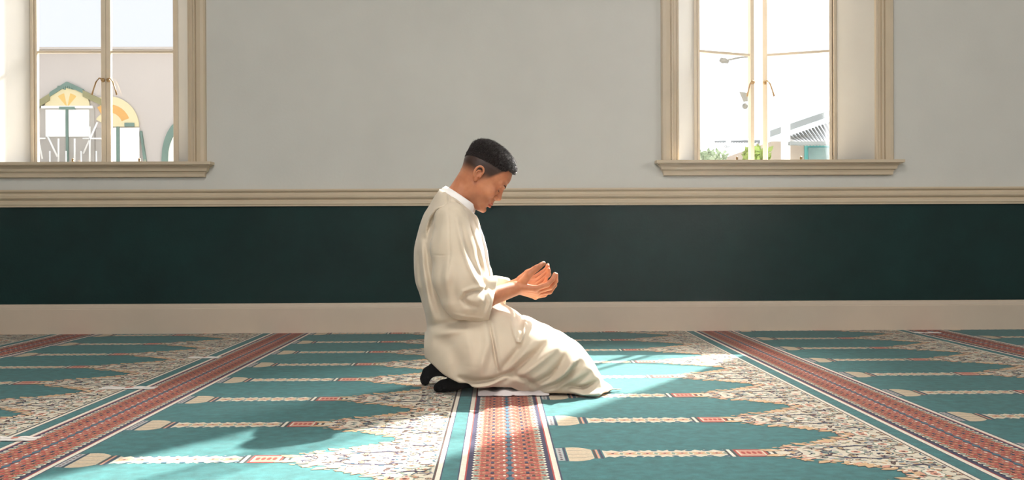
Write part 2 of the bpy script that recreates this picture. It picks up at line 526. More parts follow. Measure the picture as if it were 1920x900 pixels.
m = MB(); a, b = hp(1446, 268), hp(1600, 268); m.box((a.x, HY, GZ), (b.x, HY + 5, a.z + 0.02)); hpart(m, 'wall', M_OBEIGE)
m = MB(); a, b = hp(1508, 300), hp(1600, 272); m.box((a.x, HY - 0.03, GZ), (b.x, HY, b.z)); hpart(m, 'panel', M_OAQUA)
m = MB()
a, b = hp(1514, 300), hp(1556, 277); m.box((a.x, HY - 0.05, a.z - .3), (b.x, HY - 0.03, b.z)); hpart(m, 'window', mat('house_glass', (120, 150, 152), 0.2, 0.2, 4))
# main roof rising to the right
m = MB()
slab(m, [hp(1446, 247, 1.0), hp(1610, 190, 1.0), hp(1610, 188, -5), hp(1480, 240, -5)], 0.05); hpart(m, 'roof', M_OROOF)
m = MB()
m.hexa([hp(1444, 257, 1.02), hp(1610, 200, 1.02), hp(1610, 200, 0.95), hp(1444, 257, 0.95), hp(1444, 245, 1.02), hp(1610, 188, 1.02), hp(1610, 188, 0.95), hp(1444, 245, 0.95)])
hpart(m, 'fascia', M_OFASC)
# corrugated verandah sheet: ridged strips sloping to the eave
m = MB()
n = 26
for k in range(n):
    x0 = 1478 + k * 6.0
    top = 256 - (x0 - 1478) * 0.345
    for dx, dz, w2 in ((0, 0.0, 3.2), (3.0, -0.03, 3.0)):
        q = [hp(x0 + dx + 16, 266, 1.5), hp(x0 + dx + 16 + w2, 266, 1.5), hp(x0 + dx + w2 - 4, top, 0.3), hp(x0 + dx - 4, top, 0.3)]
        slab(m, [p + Vector((0, 0, dz)) for p in q], 0.02)
hpart(m, 'verandah_roof', M_OROOF)
m = MB(); a, b = hp(1480, 272, 1.55), hp(1640, 265, 1.55); m.box((a.x, HY - 1.58, a.z), (b.x, HY - 1.5, b.z)); hpart(m, 'gutter', M_OFASC)
for px in (1474, 1571):
    m = MB(); a, b = hp(px - 5.5, 303, 1.4), hp(px + 5.5, 232, 1.4); m.box((a.x, HY - 1.45, GZ), (b.x, HY - 1.3, b.z)); hpart(m, 'post', M_OWHITE)

SY = 23.0
sh = tag(empty('shed', (at(1350, 303, SY).x, SY, GZ)), 'low shed with a pale ribbed roof left of the house', 'shed')
O4 = Vector(sh.location)


def spart(m, name, mats):
    o = m.build(name, mats, sh); o.location = -O4; return o


m = MB(); a, b = at(1366, 303, SY), at(1424, 264, SY); m.box((a.x, SY, GZ), (b.x, SY + 3, b.z)); spart(m, 'wall', M_OGREY)
m = MB()
for k in range(18):
    x0 = 1306 + k * 5
    slab(m, [Vector(at(x0 - 10, 300, SY - 1.4)), Vector(at(x0 - 7, 300, SY - 1.4)), Vector(at(x0 + 33, 264, SY)), Vector(at(x0 + 30, 264, SY))], 0.02)
spart(m, 'roof', M_OROOF)
m = MB()
slab(m, [Vector(at(1340, 264, SY - 0.1)), Vector(at(1425, 262, SY - 0.1)), Vector(at(1425, 258, SY + 3)), Vector(at(1340, 258, SY + 3))], 0.08); spart(m, 'fascia', M_OFASC)
m = MB(); a, b = at(1361, 303, SY - 0.3), at(1369, 262, SY - 0.3); m.box((a.x, SY - 0.38, GZ), (b.x, SY - 0.3, b.z)); spart(m, 'post', M_OWHITE)

# light pole
PY = 12.0
lp = tag(empty('light_pole', (at(1404, 303, PY).x, PY, GZ)), 'grey pole with a floodlight and a hooked lamp beyond the ajar right window', 'light pole')
O5 = Vector(lp.location)


def lpart(m, name, mats=None):
    o = m.build(name, mats or M_POLE, lp); o.location = -O5; return o


V = lambda px, py, d=0.0: Vector(at(px, py, PY - d))
m = MB(); b = V(1409, 60); m.tube([(b.x, PY, GZ), (b.x, PY, b.z)], [0.026, 0.022], 10); lpart(m, 'pole')
m = MB(); m.tube([V(1409, 105), V(1385, 108), V(1366, 112), V(1352, 116)], 0.012, 8); lpart(m, 'arm')
m = MB(); m.tube([V(1351, 116), V(1353, 113.5), V(1360, 113), V(1366, 117)], [0.02, 0.035, 0.035, 0.015], 10); lpart(m, 'lamp_head')
m = MB(); m.loft([[V(1386, 172, .1), V(1402, 174, .1), V(1402, 174, -.1), V(1386, 172, -.1)], [V(1394, 191, .06), V(1402, 190, .06), V(1402, 190, -.06), V(1394, 191, -.06)]]); lpart(m, 'floodlight')
m = MB(); m.sphere(V(1397, 199), 0.035, 10); lpart(m, 'bulb')


def bush(name, px, py, Y, r, h, mt, label, seed):
    rng = random.Random(seed); c = at(px, py, Y); m = MB()
    for k in range(420):
        a = rng.uniform(0, 6.283); q = rng.random() ** 0.5 * r; z = rng.uniform(GZ, c.z) if rng.random() < .5 else c.z - abs(rng.gauss(0, .15 * h))
        if q > r * (1 - 0.5 * max(0, (z - GZ) / (c.z - GZ))): q *= 0.6
        p = Vector((c.x + q * math.cos(a), Y + q * math.sin(a), z))
        d = Vector((rng.gauss(0, 1), rng.gauss(0, 1), rng.gauss(0.4, 1))).normalized(); s = d.cross(Vector((rng.gauss(0, 1), 1, 0.2))).normalized()
        L = rng.uniform(0.05, 0.10); Wd = L * 0.3
        m.poly([p, p + d * L * .5 + s * Wd, p + d * L, p + d * L * .5 - s * Wd])
    for k in range(5):
        a = k * 1.3; m.tube([(c.x, Y, GZ), (c.x + .3 * r * math.cos(a), Y + .3 * r * math.sin(a), (GZ + c.z) / 2), (c.x + .5 * r * math.cos(a), Y + .5 * r * math.sin(a), c.z)], [0.015, 0.010, 0.004], 5)
    tag(m.build(name, mt), label, 'bush')


bush('bush', 1420, 284, 11.0, 0.22, 0.6, M_LEAF, 'yellow green bush showing in the gap of the ajar casements', 5)
bush('bush', 1330, 288, 12.0, 0.30, 0.5, M_LEAF2, 'grey green bush low in front of the shed roof', 6)

# ------------------------------------------------------------------ carpet
PAL = {}
for nm, rgb in (('teal', (47, 105, 106)), ('cream', (208, 198, 178)), ('rose', (168, 94, 80)), ('tan', (198, 164, 124)), ('beige', (206, 190, 164)), ('peach', (204, 146, 122)), ('red', (166, 60, 50)), ('navy', (44, 40, 70)),
                ('sage', (134, 150, 132)), ('olive', (160, 146, 96)), ('grey', (168, 166, 166)), ('brown', (78, 52, 46)), ('steel', (58, 92, 108)), ('ivory', (220, 211, 194))):
    PAL[nm] = mat('wool_' + nm, rgb, 0.95, 0.30 if nm == 'teal' else 0.16, 26 if nm == 'teal' else 120, 0.5, 420, spec=0.1, sheen=0.15)
PN = list(PAL)
PI_ = {n: i for i, n in enumerate(PN)}
PM = [PAL[n] for n in PN]


def ell(cx, cy, a, b, rot=0.0, n=8):
    c, s = math.cos(rot), math.sin(rot)
    return [(cx + a * math.cos(t) * c - b * math.sin(t) * s, cy + a * math.cos(t) * s + b * math.sin(t) * c) for t in (2 * math.pi * k / n for k in range(n))]


def leaf(cx, cy, L, Wd, rot):
    c, s = math.cos(rot), math.sin(rot)
    base = [(0, 0), (.2, .35), (.45, .5), (.75, .34), (1, 0.06), (.78, -.2), (.45, -.42), (.2, -.3)]
    return [(cx + x * L * c - y * Wd * s, cy + x * L * s + y * Wd * c) for x, y in base]


def stroke(pts, w):
    out = []
    n = len(pts)
    for sgn in (1, -1):
        rg = range(n) if sgn == 1 else range(n - 1, -1, -1)
        for i in rg:
            a = pts[max(0, i - 1)]; b = pts[min(n - 1, i + 1)]
            dx, dy = b[0] - a[0], b[1] - a[1]; L = math.hypot(dx, dy) or 1
            ww = w * (0.35 + 0.65 * math.sin(math.pi * (0.12 + 0.76 * i / (n - 1))))
            out.append((pts[i][0] - sgn * dy / L * ww / 2, pts[i][1] + sgn * dx / L * ww / 2))
    return out


def rect(x0, y0, x1, y1): return [(x0, y0), (x1, y0), (x1, y1), (x0, y1)]


CELL = 0.506
U0, U1 = 0.127, 1.113


def cell_pattern():
    """one prayer place: column base, shaft, red panel and flowering spandrel; u along the row, v across, mirrored in v"""
    rng = random.Random(11); P = []
    A = lambda pts, c, l: P.append((pts, PI_[c], l))

    def sym(pts, c, l):
        A(pts, c, l)
        if abs(sum(y for _, y in pts)) > 1e-6: A([(x, -y) for x, y in reversed(pts)], c, l)
    # base
    A(rect(.129, -.080, .147, .080), 'grey', 1)
    for k in range(7): A(ell(.138, -.066 + k * .022, .004, .006), 'brown', 2)
    A(rect(.149, -.086, .154, .086), 'navy', 1)
    blk = [(.157, .086), (.175, .088), (.195, .084), (.212, .072), (.226, .054)]
    A(blk + [(x, -y) for x, y in reversed(blk)], 'beige', 1)
    for k in range(-5, 6):
        y = k * .015; sc = lambda x: 1 - max(0, x - .185) * 6
        A([(.159, y - .0015), (.190, y - .0015), (.224, (y - .001) * sc(.224)), (.224, (y + .001) * sc(.224)), (.190, y + .0015), (.159, y + .0015)], 'brown' if k % 3 == 0 else 'tan', 2)
    A(rect(.229, -.056, .234, .056), 'brown', 1); A(rect(.236, -.056, .242, .056), 'peach', 1); A(rect(.245, -.058, .251, .058), 'navy', 1)
    # shaft: chain of blossoms
    top, n = [], 26
    for k in range(n + 1):
        u = .255 + (.588 - .255) * k / n; top.append((u, .040 + .006 * math.cos(k * math.pi)))
    A(top + [(x, -y) for x, y in reversed(top)], 'cream', 1)
    for k in range(7):
        u = .280 + k * .047
        for rot in (.7, -.7, 2.4, -2.4): A(leaf(u, 0, .026, .018, rot), 'tan', 2)
        A(ell(u, 0, .010, .012), 'peach', 3); A(ell(u, 0, .004, .005), 'brown', 4)
        sym(ell(u + .0235, .034, .010, .008), 'steel', 2); A(ell(u + .0235, 0, .005, .014), 'sage', 2)
    # red panel between crossbars
    for u in (.590, .700):
        A(rect(u, -.046, u + .004, .046), 'brown', 1); A(rect(u + .006, -.046, u + .015, .046), 'ivory', 1); A(rect(u + .017, -.046, u + .021, .046), 'brown', 1)
    A(rect(.614, -.046, .699, .046), 'red', 1); A(rect(.620, -.034, .693, .034), 'cream', 2); A(rect(.625, -.024, .688, .024), 'peach', 3)
    for k in range(4): A(ell(.634 + k * .015, 0, .006, .016), 'red', 4)
    sym(rect(.625, .027, .688, .030), 'red', 3)
    # spandrel outline
    half = CELL / 2
    bu = [.724, .745, .770, .795, .82, .845, .87, .895, .92, .945, .970, .990, 1.006, 1.012]
    bv = [.020, .046, .050, .078, .082, .104, .112, .132, .138, .160, .172, .200, .232, half]
    up = list(zip(bu, bv)) + [(U1, half)]
    A(up + [(x, -y) for x, y in reversed(up)], 'cream', 1)

    def bound(u): return float(np.interp(u, bu, bv))
    # leaf fringe along the arch
    for k in range(len(bu) - 1):
        for t, cc in ((.15, 'tan'), (.62, 'peach' if k % 2 else 'tan')):
            u = bu[k] + (bu[k + 1] - bu[k]) * t; v = bv[k] + (bv[k + 1] - bv[k]) * t
            if rng.random() < .12: continue
            an = math.pi * .80 + rng.uniform(-.55, .55); L_ = rng.uniform(.028, .056); ox, oy = rng.uniform(-.004, .012), rng.uniform(-.016, .004)
            sym(leaf(u + ox + .002, v + oy - .001, L_ + .005, L_ * .62, an), 'brown', 2)
            sym(leaf(u + ox, v + oy, L_, L_ * .50, an), cc, 3)
            if rng.random() < .5: sym(leaf(u + ox - .010, v + oy + .004, L_ * .5, L_ * .22, an), 'ivory', 4)
    for k in range(10):
        u = .75 + k * .025; sym(ell(u - .012, bound(u) + .022, .009, .005, .4), 'tan', 2)
    # scrolls and blossoms inside
    cnt = 0
    while cnt < 190:
        u = rng.uniform(.74, U1 - .006); v = rng.uniform(0, half)
        if v > bound(u) - .010: continue
        cnt += 1
        r = rng.random()
        if r < .22:
            rot = rng.uniform(0, 6.28); L = rng.uniform(.014, .030)
            sym(leaf(u, v, L, L * .55, rot), rng.choice(['tan', 'sage', 'grey', 'peach', 'grey', 'ivory']), 3)
        elif r < .62:
            rot = rng.choice([0.1, -0.2, 1.5, 0.8, -0.8, 2.0]); L = rng.uniform(.016, .045); cv = rng.uniform(-.5, .5)
            pts = [(u + L * (t - .5) * math.cos(rot + cv * t * 2), v + L * (t - .5) * math.sin(rot + cv * t * 2)) for t in (0, .25, .5, .75, 1)]
            sym(stroke(pts, rng.uniform(.004, .007)), rng.choice(['navy', 'brown', 'navy', 'sage', 'steel', 'brown']), 4)
        elif r < .72:
            s = rng.uniform(.007, .012)
            sym(ell(u, v, s, s), rng.choice(['brown', 'sage', 'navy']), 5); sym(ell(u, v, s * .75, s * .75), rng.choice(['cream', 'tan']), 6); sym(ell(u, v, s * .35, s * .35), rng.choice(['red', 'olive', 'navy']), 7)
        else:
            s = rng.uniform(.003, .007); sym(ell(u, v, s * 1.6, s, rng.uniform(0, 3)), rng.choice(['navy', 'tan', 'brown', 'steel', 'sage', 'grey']), 4)
    # big rosette at the arch corner and the dark cloud bands
    for (u, v) in ((1.045, half - .012), (1.05, .10), (.94, 0.0), (1.07, 0.0)):
        sym(ell(u, v, .026, .028, 0, 14), 'sage', 5); sym(ell(u, v, .022, .024, 0, 14), 'ivory', 6); sym(ell(u, v, .013, .014, 0, 12), 'peach', 7); sym(ell(u, v, .006, .006), 'brown', 8)
    sym(stroke([(.87, .060), (.90, .074), (.93, .070), (.965, .082), (1.0, .078)], .011), 'navy', 5)
    sym(stroke([(1.0, .150), (1.03, .165), (1.06, .155), (1.09, .170)], .010), 'navy', 5)
    # edge line next to the border
    return P


def border_pattern(period):
    """one repeat of the red border: s along the stripe, u across from its centre line, mirrored in u"""
    P = []
    A = lambda pts, c, l: P.append((pts, PI_[c], l))

    def sym(pts, c, l):
        A(pts, c, l); A([(-x, y) for x, y in reversed(pts)], c, l)
    h = period / 2
    A([(0, -h * .9), (.011, 0), (0, h * .9), (-.011, 0)], 'steel', 4)
    A(rect(-.003, -h, .003, h), 'navy', 3)
    A(ell(0, h, .006, .005), 'navy', 5)
    for off, us in ((0.0, (.026, .062)), (h, (.040, .076))):
        for yy in ((off,) if off == 0 else (off, -off)):
            for u in us:
                if off and yy < 0: continue
                sym(ell(u, yy, .0165, h * .46, 0, 8), 'tan', 4); sym(ell(u, yy, .0145, h * .39, 0, 8), 'red', 5); sym(ell(u + .003, yy, .005, h * .14, 0, 6), 'tan', 6)
    sym(ell(.044, 0, .0055, h * .38, 0, 6), 'navy', 6)
    sym(ell(.058, h, .0050, h * .30, 0, 6), 'brown', 6)
    sym(ell(.014, h, .004, h * .3, 0, 6), 'ivory', 4)
    for k in range(2):
        y = -h + h * (k + .5)
        sym(ell(.086, y, .0105, h * .40, 0, 8), 'ivory', 4); sym(ell(.084, y, .0075, h * .24, 0, 8), 'sage', 5)
    return P


carpet = tag(empty('carpet', (0, 4.2, -0.012)), 'wall to wall teal prayer carpet with red floral border stripes under the kneeling man', 'carpet')
OC = Vector(carpet.location)
DX = 1.302
SX = [0.026 + DX * k for k in range(-3, 4)]
PHASE = {-3: 2.66, -2: 2.694, -1: 2.737, 0: 2.772, 1: 2.800, 2: 2.82}
Y0C, Y1C = 1.3, WY - 0.001
LZ = 0.00022
CP = cell_pattern()
BPER = 0.058
BP = border_pattern(BPER)


def seen(x, y): return abs(x) < 0.50 * y + 0.75


for k in range(-3, 3):
    s0 = SX[k + 3]
    m = MB()
    xa, xb = s0 + U0, s0 + U1
    if xb < -3.6 or xa > 3.6: continue
    m.box((xa, Y0C, -0.012), (xb, Y1C, 0.0), PI_['teal'])
    for j in range(-3, 8):
        yc = PHASE[k] + CELL * j
        if yc + CELL / 2 < 1.9 or yc - CELL / 2 > Y1C: continue
        if not (seen(xa, yc) or seen(xb, yc)): continue
        for pi_, (pts, mi, l) in enumerate(CP):
            q = [(s0 + min(u, U1 - .001), min(yc + v, Y1C)) for u, v in pts]
            if min(p[1] for p in q) >= Y1C - 1e-4: continue
            m.poly([(x, y, LZ * l + 0.0003 + 1.5e-6 * (pi_ % 120)) for x, y in q], mi)
    o = m.build('carpet_field', PM, carpet); o.location = -OC
for k in range(-2, 3):
    s0 = SX[k + 3]
    m = MB()
    for u0, u1, c in ((-.189, -.184, 'brown'), (-.184, -.172, 'ivory'), (-.172, -.169, 'navy'), (-.169, -.129, 'teal'), (-.129, -.126, 'navy'), (-.126, -.112, 'ivory'), (-.112, -.108, 'red'), (-.108, .106, 'navy'), (.106, .110, 'red'), (.110, .123, 'ivory'), (.123, .127, 'navy')):
        m.box((s0 + u0, Y0C, -0.012), (s0 + u1, Y1C, 0.0), PI_[c])
    m.poly([(s0 + x, y, 0.0004) for x, y in rect(-.080, Y0C, .080, Y1C)], PI_['rose'])
    y = 1.8
    while y < Y1C - BPER / 2:
        if seen(s0, y):
            for pts, mi, l in BP: m.poly([(s0 + u, y + v, LZ * l + 0.0003) for u, v in pts], mi)
        y += BPER
    o = m.build('carpet_border', PM, carpet); o.location = -OC

# pale tape strips across the joins of the left-hand stripe
M_TAPE = mat('tape_white', (226, 220, 214), 0.6, 0.05, 20)
M_TAPER = mat('tape_red', (196, 120, 104), 0.6, 0.05, 20)
for (px0, px1, py, wd, lb) in ((-20, 70, 825, .050, 'white tape strip across the left carpet join, nearest of the three'), (190, 292, 729, .050, 'white tape strip across the left carpet join, middle of the three'),
                               (355, 412, 671.5, .050, 'white tape strip across the left carpet join, closest to the wall'), (1712, 1762, 624.5, .05, 'white tape strip on the far right border stripe by the baseboard')):
    d = CAM_ROT @ Vector(((px0 / 2 + px1 / 2 - 960) / F_PX, -(py - 450) / F_PX, -1)); Yt = CAM_H / -d.z * d.y
    xa, xb = at(px0, py, Yt).x, at(px1, py, Yt).x
    m = MB(); rng = random.Random(px0)
    for o_, t in ((-wd * .5, .40), (wd * .12, .38)):
        pts_t, n = [], 12
        for i in range(n):
            x0, x1 = xa + (xb - xa) * i / n, xa + (xb - xa) * (i + 1) / n
            f0 = o_ + .003 * math.sin(i * 1.7); f1 = o_ + .003 * math.sin((i + 1) * 1.7)
            z0, z1 = 0.0055 + .0012 * math.sin(i), 0.0055 + .0012 * math.sin(i + 1)
            m.hexa([(x0, Yt + f0, .0022), (x1, Yt + f1, .0022), (x1, Yt + f1 + wd * t, .0022), (x0, Yt + f0 + wd * t, .0022), (x0, Yt + f0, z0), (x1, Yt + f1, z1), (x1, Yt + f1 + wd * t, z1), (x0, Yt + f0 + wd * t, z0)], 1 if (i in (5, 6) and o_ > 0) else 0)
    tag(m.build('tape_strip', [M_TAPE, M_TAPER]), lb, 'tape', 'white tape strips on the carpet joins')

# ------------------------------------------------------------------ the kneeling man
PY0 = 4.0                                  # depth of the plane through the middle of his body


def P3(px, py, y=0.0): return np.array(at(px, py, PY0 + y), dtype=np.float64)


class Field:
    """signed distance samples on a regular grid; shapes are blended in, then skinned by surface nets"""
    def __init__(self, lo, hi, h):
        self.lo = np.array(lo, float); self.h = h
        self.n = np.ceil((np.array(hi, float) - self.lo) / h).astype(int) + 1
        self.a = np.full(self.n, 0.5, np.float32)

    def sub(self, lo, hi):
        i0 = np.clip(np.floor((np.array(lo) - self.lo) / self.h).astype(int), 0, self.n)
        i1 = np.clip(np.ceil((np.array(hi) - self.lo) / self.h).astype(int) + 1, 0, self.n)
        g = [(self.lo[k] + self.h * np.arange(i0[k], i1[k])).astype(np.float32) for k in range(3)]
        return (slice(i0[0], i1[0]), slice(i0[1], i1[1]), slice(i0[2], i1[2])), g[0][:, None, None], g[1][None, :, None], g[2][None, None, :]

    def add(self, fn, lo, hi, k=0.01, mode='add'):
        sl, X, Y, Z = self.sub(lo, hi)
        if 0 in self.a[sl].shape: return
        b = self.a[sl]
        d = np.asarray(fn(X, Y, Z), np.float32)
        d = np.broadcast_to(d, b.shape)
        if mode == 'add':
            h = np.clip(0.5 + 0.5 * (b - d) / k, 0, 1); self.a[sl] = b * (1 - h) + d * h - k * h * (1 - h)
        elif mode == 'sub':
            h = np.clip(0.5 - 0.5 * (b + d) / k, 0, 1); self.a[sl] = b * (1 - h) - d * h + k * h * (1 - h)
        elif mode == 'and':
            h = np.clip(0.5 - 0.5 * (d - b) / k, 0, 1); self.a[sl] = d * (1 - h) + b * h + k * h * (1 - h)
        elif mode == 'disp':
            self.a[sl] = b + d

    def cone(self, a, b, ra, rb, k=0.01, mode='add', ys=1.0):
        a = np.asarray(a, float); b = np.asarray(b, float); r = max(ra, rb) / min(ys, 1) + 3 * k
        ba = b - a; L2 = float(ba @ ba) + 1e-12

        def fn(X, Y, Z):
            px, py, pz = X - a[0], (Y - a[1]), Z - a[2]
            t = np.clip((px * ba[0] + py * ba[1] + pz * ba[2]) / L2, 0, 1)
            return np.sqrt((px - t * ba[0]) ** 2 + ((py - t * ba[1]) * ys) ** 2 + (pz - t * ba[2]) ** 2) - (ra + (rb - ra) * t)
        self.add(fn, np.minimum(a, b) - r, np.maximum(a, b) + r, k, mode)

    def chain(self, pts, rs, k=0.006, mode='add', ys=1.0):
        for i in range(len(pts) - 1): self.cone(pts[i], pts[i + 1], rs[i], rs[i + 1], k, mode, ys)

    def ell(self, c, r, M=None, k=0.01, mode='add'):
        """ellipsoid with radii r along the rows of M"""
        c = np.asarray(c, float); r = np.asarray(r, float); M = np.eye(3) if M is None else np.asarray(M)
        w = float(r.max()) + 3 * k

        def fn(X, Y, Z):
            p = [X - c[0], Y - c[1], Z - c[2]]
            q = [(M[i][0] * p[0] + M[i][1] * p[1] + M[i][2] * p[2]) for i in range(3)]
            k0 = np.sqrt(sum((q[i] / r[i]) ** 2 for i in range(3))); k1 = np.sqrt(sum((q[i] / r[i] ** 2) ** 2 for i in range(3))) + 1e-9
            return k0 * (k0 - 1) / k1
        self.add(fn, c - w, c + w, k, mode)

    def mesh(self):
        a = self.a; s = a < 0
        n = a.shape
        cnt = np.zeros((n[0] - 1, n[1] - 1, n[2] - 1), np.uint8)
        for i in (0, 1):
            for j in (0, 1):
                for k in (0, 1): cnt += s[i:n[0] - 1 + i, j:n[1] - 1 + j, k:n[2] - 1 + k]
        act = (cnt > 0) & (cnt < 8)
        idx = np.argwhere(act)
        vid = np.full(act.shape, -1, np.int32); vid[act] = np.arange(len(idx))
        acc = np.zeros((len(idx), 3)); num = np.zeros(len(idx))
        cor = [(i, j, k) for i in (0, 1) for j in (0, 1) for k in (0, 1)]
        val = {c: a[idx[:, 0] + c[0], idx[:, 1] + c[1], idx[:, 2] + c[2]].astype(np.float64) for c in cor}
        for c in cor:
            for ax in range(3):
                if c[ax] == 0:
                    d = list(c); d[ax] = 1; d = tuple(d)
                    v0, v1 = val[c], val[d]; m = (v0 < 0) != (v1 < 0)
                    t = np.where(m, v0 / np.where(m, v0 - v1, 1), 0)
                    p = np.array(c, float)[None, :].repeat(len(idx), 0); p[:, ax] += t
                    acc += p * m[:, None]; num += m
        V = self.lo + self.h * (idx + acc / num[:, None])
        quads = []
        for ax in range(3):
            o1, o2 = (ax + 1) % 3, (ax + 2) % 3
            sl0 = [slice(None)] * 3; sl1 = [slice(None)] * 3
            sl0[ax] = slice(0, n[ax] - 1); sl1[ax] = slice(1, n[ax])
            ch = s[tuple(sl0)] != s[tuple(sl1)]
            e = np.argwhere(ch)
            e = e[(e[:, o1] > 0) & (e[:, o2] > 0) & (e[:, o1] < n[o1] - 1) & (e[:, o2] < n[o2] - 1)]
            q = []
            for d1, d2 in ((-1, -1), (0, -1), (0, 0), (-1, 0)):
                c = e.copy(); c[:, o1] += d1; c[:, o2] += d2; q.append(vid[c[:, 0], c[:, 1], c[:, 2]])
            q = np.stack(q, 1)
            flip = ~s[e[:, 0], e[:, 1], e[:, 2]]
            q[flip] = q[flip][:, ::-1]
            quads.append(q)
        return V, np.concatenate(quads)


def np_mesh(name, V, Q, mats, parent=None, attrs=None, smooth=0):
    if smooth:                                   # a little relaxation takes the grid steps out
        E = np.concatenate([Q[:, [0, 1]], Q[:, [1, 2]], Q[:, [2, 3]], Q[:, [3, 0]]])
        for it in range(smooth):
            for lam in (0.5, -0.52):
                s_ = np.zeros_like(V); c_ = np.bincount(E[:, 0], minlength=len(V)) + np.bincount(E[:, 1], minlength=len(V))
                for k in range(3):
                    s_[:, k] = np.bincount(E[:, 0], V[E[:, 1], k], len(V)) + np.bincount(E[:, 1], V[E[:, 0], k], len(V))
                V = V + lam * (s_ / np.maximum(c_, 1)[:, None] - V)
    me = bpy.data.meshes.new(name)
    me.vertices.add(len(V)); me.vertices.foreach_set('co', np.asarray(V, np.float32).ravel())
    me.loops.add(len(Q) * 4); me.loops.foreach_set('vertex_index', Q.astype(np.int32).ravel())
    me.polygons.add(len(Q)); me.polygons.foreach_set('loop_start', np.arange(0, len(Q) * 4, 4, dtype=np.int32))
    me.polygons.foreach_set('use_smooth', np.ones(len(Q), bool))
    for m in (mats if isinstance(mats, (list, tuple)) else [mats]): me.materials.append(m)
    me.update(calc_edges=True); me.validate()
    for nm, fn in (attrs or {}).items():
        at_ = me.attributes.new(nm, 'FLOAT', 'POINT'); at_.data.foreach_set('value', np.asarray(fn(V), np.float32))
    o = bpy.data.objects.new(name, me); COL.objects.link(o)
    if parent is not None: o.parent = parent
    return o


def sstep(x, a, b):
    t = np.clip((x - a) / (b - a), 0, 1); return t * t * (3 - 2 * t)


# ---- head frame: f forward (towards the face), u up through the crown, y away from the camera
HP = R(36); HC, HSN = math.cos(HP), math.sin(HP)
HO = P3(900, 330); HS = 1.045
AX_F = np.array([HC, 0, -HSN]); AX_U = np.array([HSN, 0, HC]); AX_Y = np.array([0, 1.0, 0])
HM = np.stack([AX_F, AX_U, AX_Y])


def HL(f, u, y=0.0): return HO + HS * (f * AX_F + u * AX_U + y * AX_Y)


def to_local(X, Y, Z):
    x, y, z = (X - HO[0]) / HS, (Y - HO[1]) / HS, (Z - HO[2]) / HS
    return x * HC - z * HSN, x * HSN + z * HC, y


HU = [-.113, -.110, -.104, -.093, -.081, -.066, -.043, -.020, .005, .020, .045, .074, .092, .106, .1135, .1185, .1220]
HF = [.050, .066, .079, .088, .089, .092, .093, .092, .096, .099, .103, .098, .085, .066, .050, .034, .012]
HB = [.040, .028, .014, .004, -.004, -.022, -.052, -.070, -.080, -.086, -.089, -.085, -.076, -.064, -.052, -.038, -.018]
HW = [.012, .024, .036, .045, .051, .057, .064, .069, .073, .075, .076, .073, .064, .052, .043, .030, .012]


def head_d(f, u, y):
    F_, B_, W_ = np.interp(u, HU, HF), np.interp(u, HU, HB), np.interp(u, HU, HW)
    c = (F_ * 0.42 + B_ * 0.58)
    af = np.where(f > c, F_ - c, c - B_)
    p = np.where(f > c, 2.25, 2.15)
    q = ((np.abs(f - c) / np.maximum(af, .004)) ** p + (np.abs(y) / np.maximum(W_, .004)) ** p) ** (1 / p)
    d = (q - 1) * np.maximum(np.minimum(af, W_), .042) * 0.85
    d = np.maximum(d, -.1135 - u)
    cf = .007 - (u - .045) * .10
    t3 = (np.abs(f - cf) / .0962) ** 2.3 + (np.abs(y) / .0765) ** 2.2 + (np.maximum(u - .040, 0) / .0825) ** 2.25
    w3 = sstep(u, .036, .058)
    return (d * (1 - w3) + (t3 ** (1 / 2.25) - 1) * .082 * w3) * HS


def hair_mask(f, u, y):
    """1 where the hair is long, fading to 0 at the shaved sides, the nape and the face"""
    ay = np.abs(y)
    front = .030 + u * .62
    side = sstep(front - f, -.006, .010)
    hl = .074 + .004 * np.cos(ay * 60)
    top = sstep(u - (.106 - f) * 0.25, hl - .006, hl + .004)
    fade = sstep(u - f * .10, -.026, .024)
    return np.maximum(side * fade, top)


body = Field(P3(775, 735, 0) * [1, 0, 0] + [-.03, PY0 - .36, -.01], P3(1050, 250, 0) * [1, 0, 1] + [.03, PY0 + .36, 0.03], 0.0021)
blo, bhi = HO - .19, HO + .19
body.add(lambda X, Y, Z: head_d(*to_local(X, Y, Z)), blo, bhi, 0.004)
# jaw, chin, cheeks, brows
for sy in (-1, 1):
    body.cone(HL(.008, -.040, sy * .052), HL(.066, -.096, sy * .018), .016 * HS, .013 * HS, .014)
    body.ell(HL(.062, -.026, sy * .046), np.array([.024, .018, .016]) * HS, HM, .016)
    body.cone(HL(.0935, .0185, sy * .010), HL(.079, .0205, sy * .044), .0095 * HS, .0085 * HS, .009)
    body.ell(HL(.098, .0035, sy * .030), np.array([.0150, .0085, .0150]) * HS, HM, .008, 'sub')
    body.ell(HL(.0765, .0015, sy * .031), np.array([.0140, .0125, .0155]) * HS, HM, .003)
    # closed lids
    body.chain([HL(.0880, -.0030, sy * .018), HL(.0910, -.0055, sy * .030), HL(.0860, -.0040, sy * .043)], [.0012 * HS] * 3, .0015, 'sub')
    body.ell(HL(.012, -.070, sy * .050), np.array([.018, .022, .010]) * HS, HM, .014)
body.ell(HL(.0795, -.0945), np.array([.0150, .0130, .0200]) * HS, HM, .010)
# nose
body.cone(HL(.0930, .0060), HL(.1040, -.0260), .0085 * HS, .0100 * HS, .007)
body.cone(HL(.1040, -.0260), HL(.0960, -.0360), .0098 * HS, .0070 * HS, .005)
for sy in (-1, 1):
    body.ell(HL(.0950, -.0315, sy * .0125), np.array([.0105, .0080, .0062]) * HS, HM, .004)
    body.ell(HL(.0985, -.0410, sy * .0065), np.array([.0060, .0040, .0032]) * HS, HM, .003, 'sub')
    body.chain([HL(.0880, -.0260, sy * .0195), HL(.0840, -.0330, sy * .0210), HL(.0840, -.0400, sy * .0225)], [.0018 * HS] * 3, .004, 'sub')
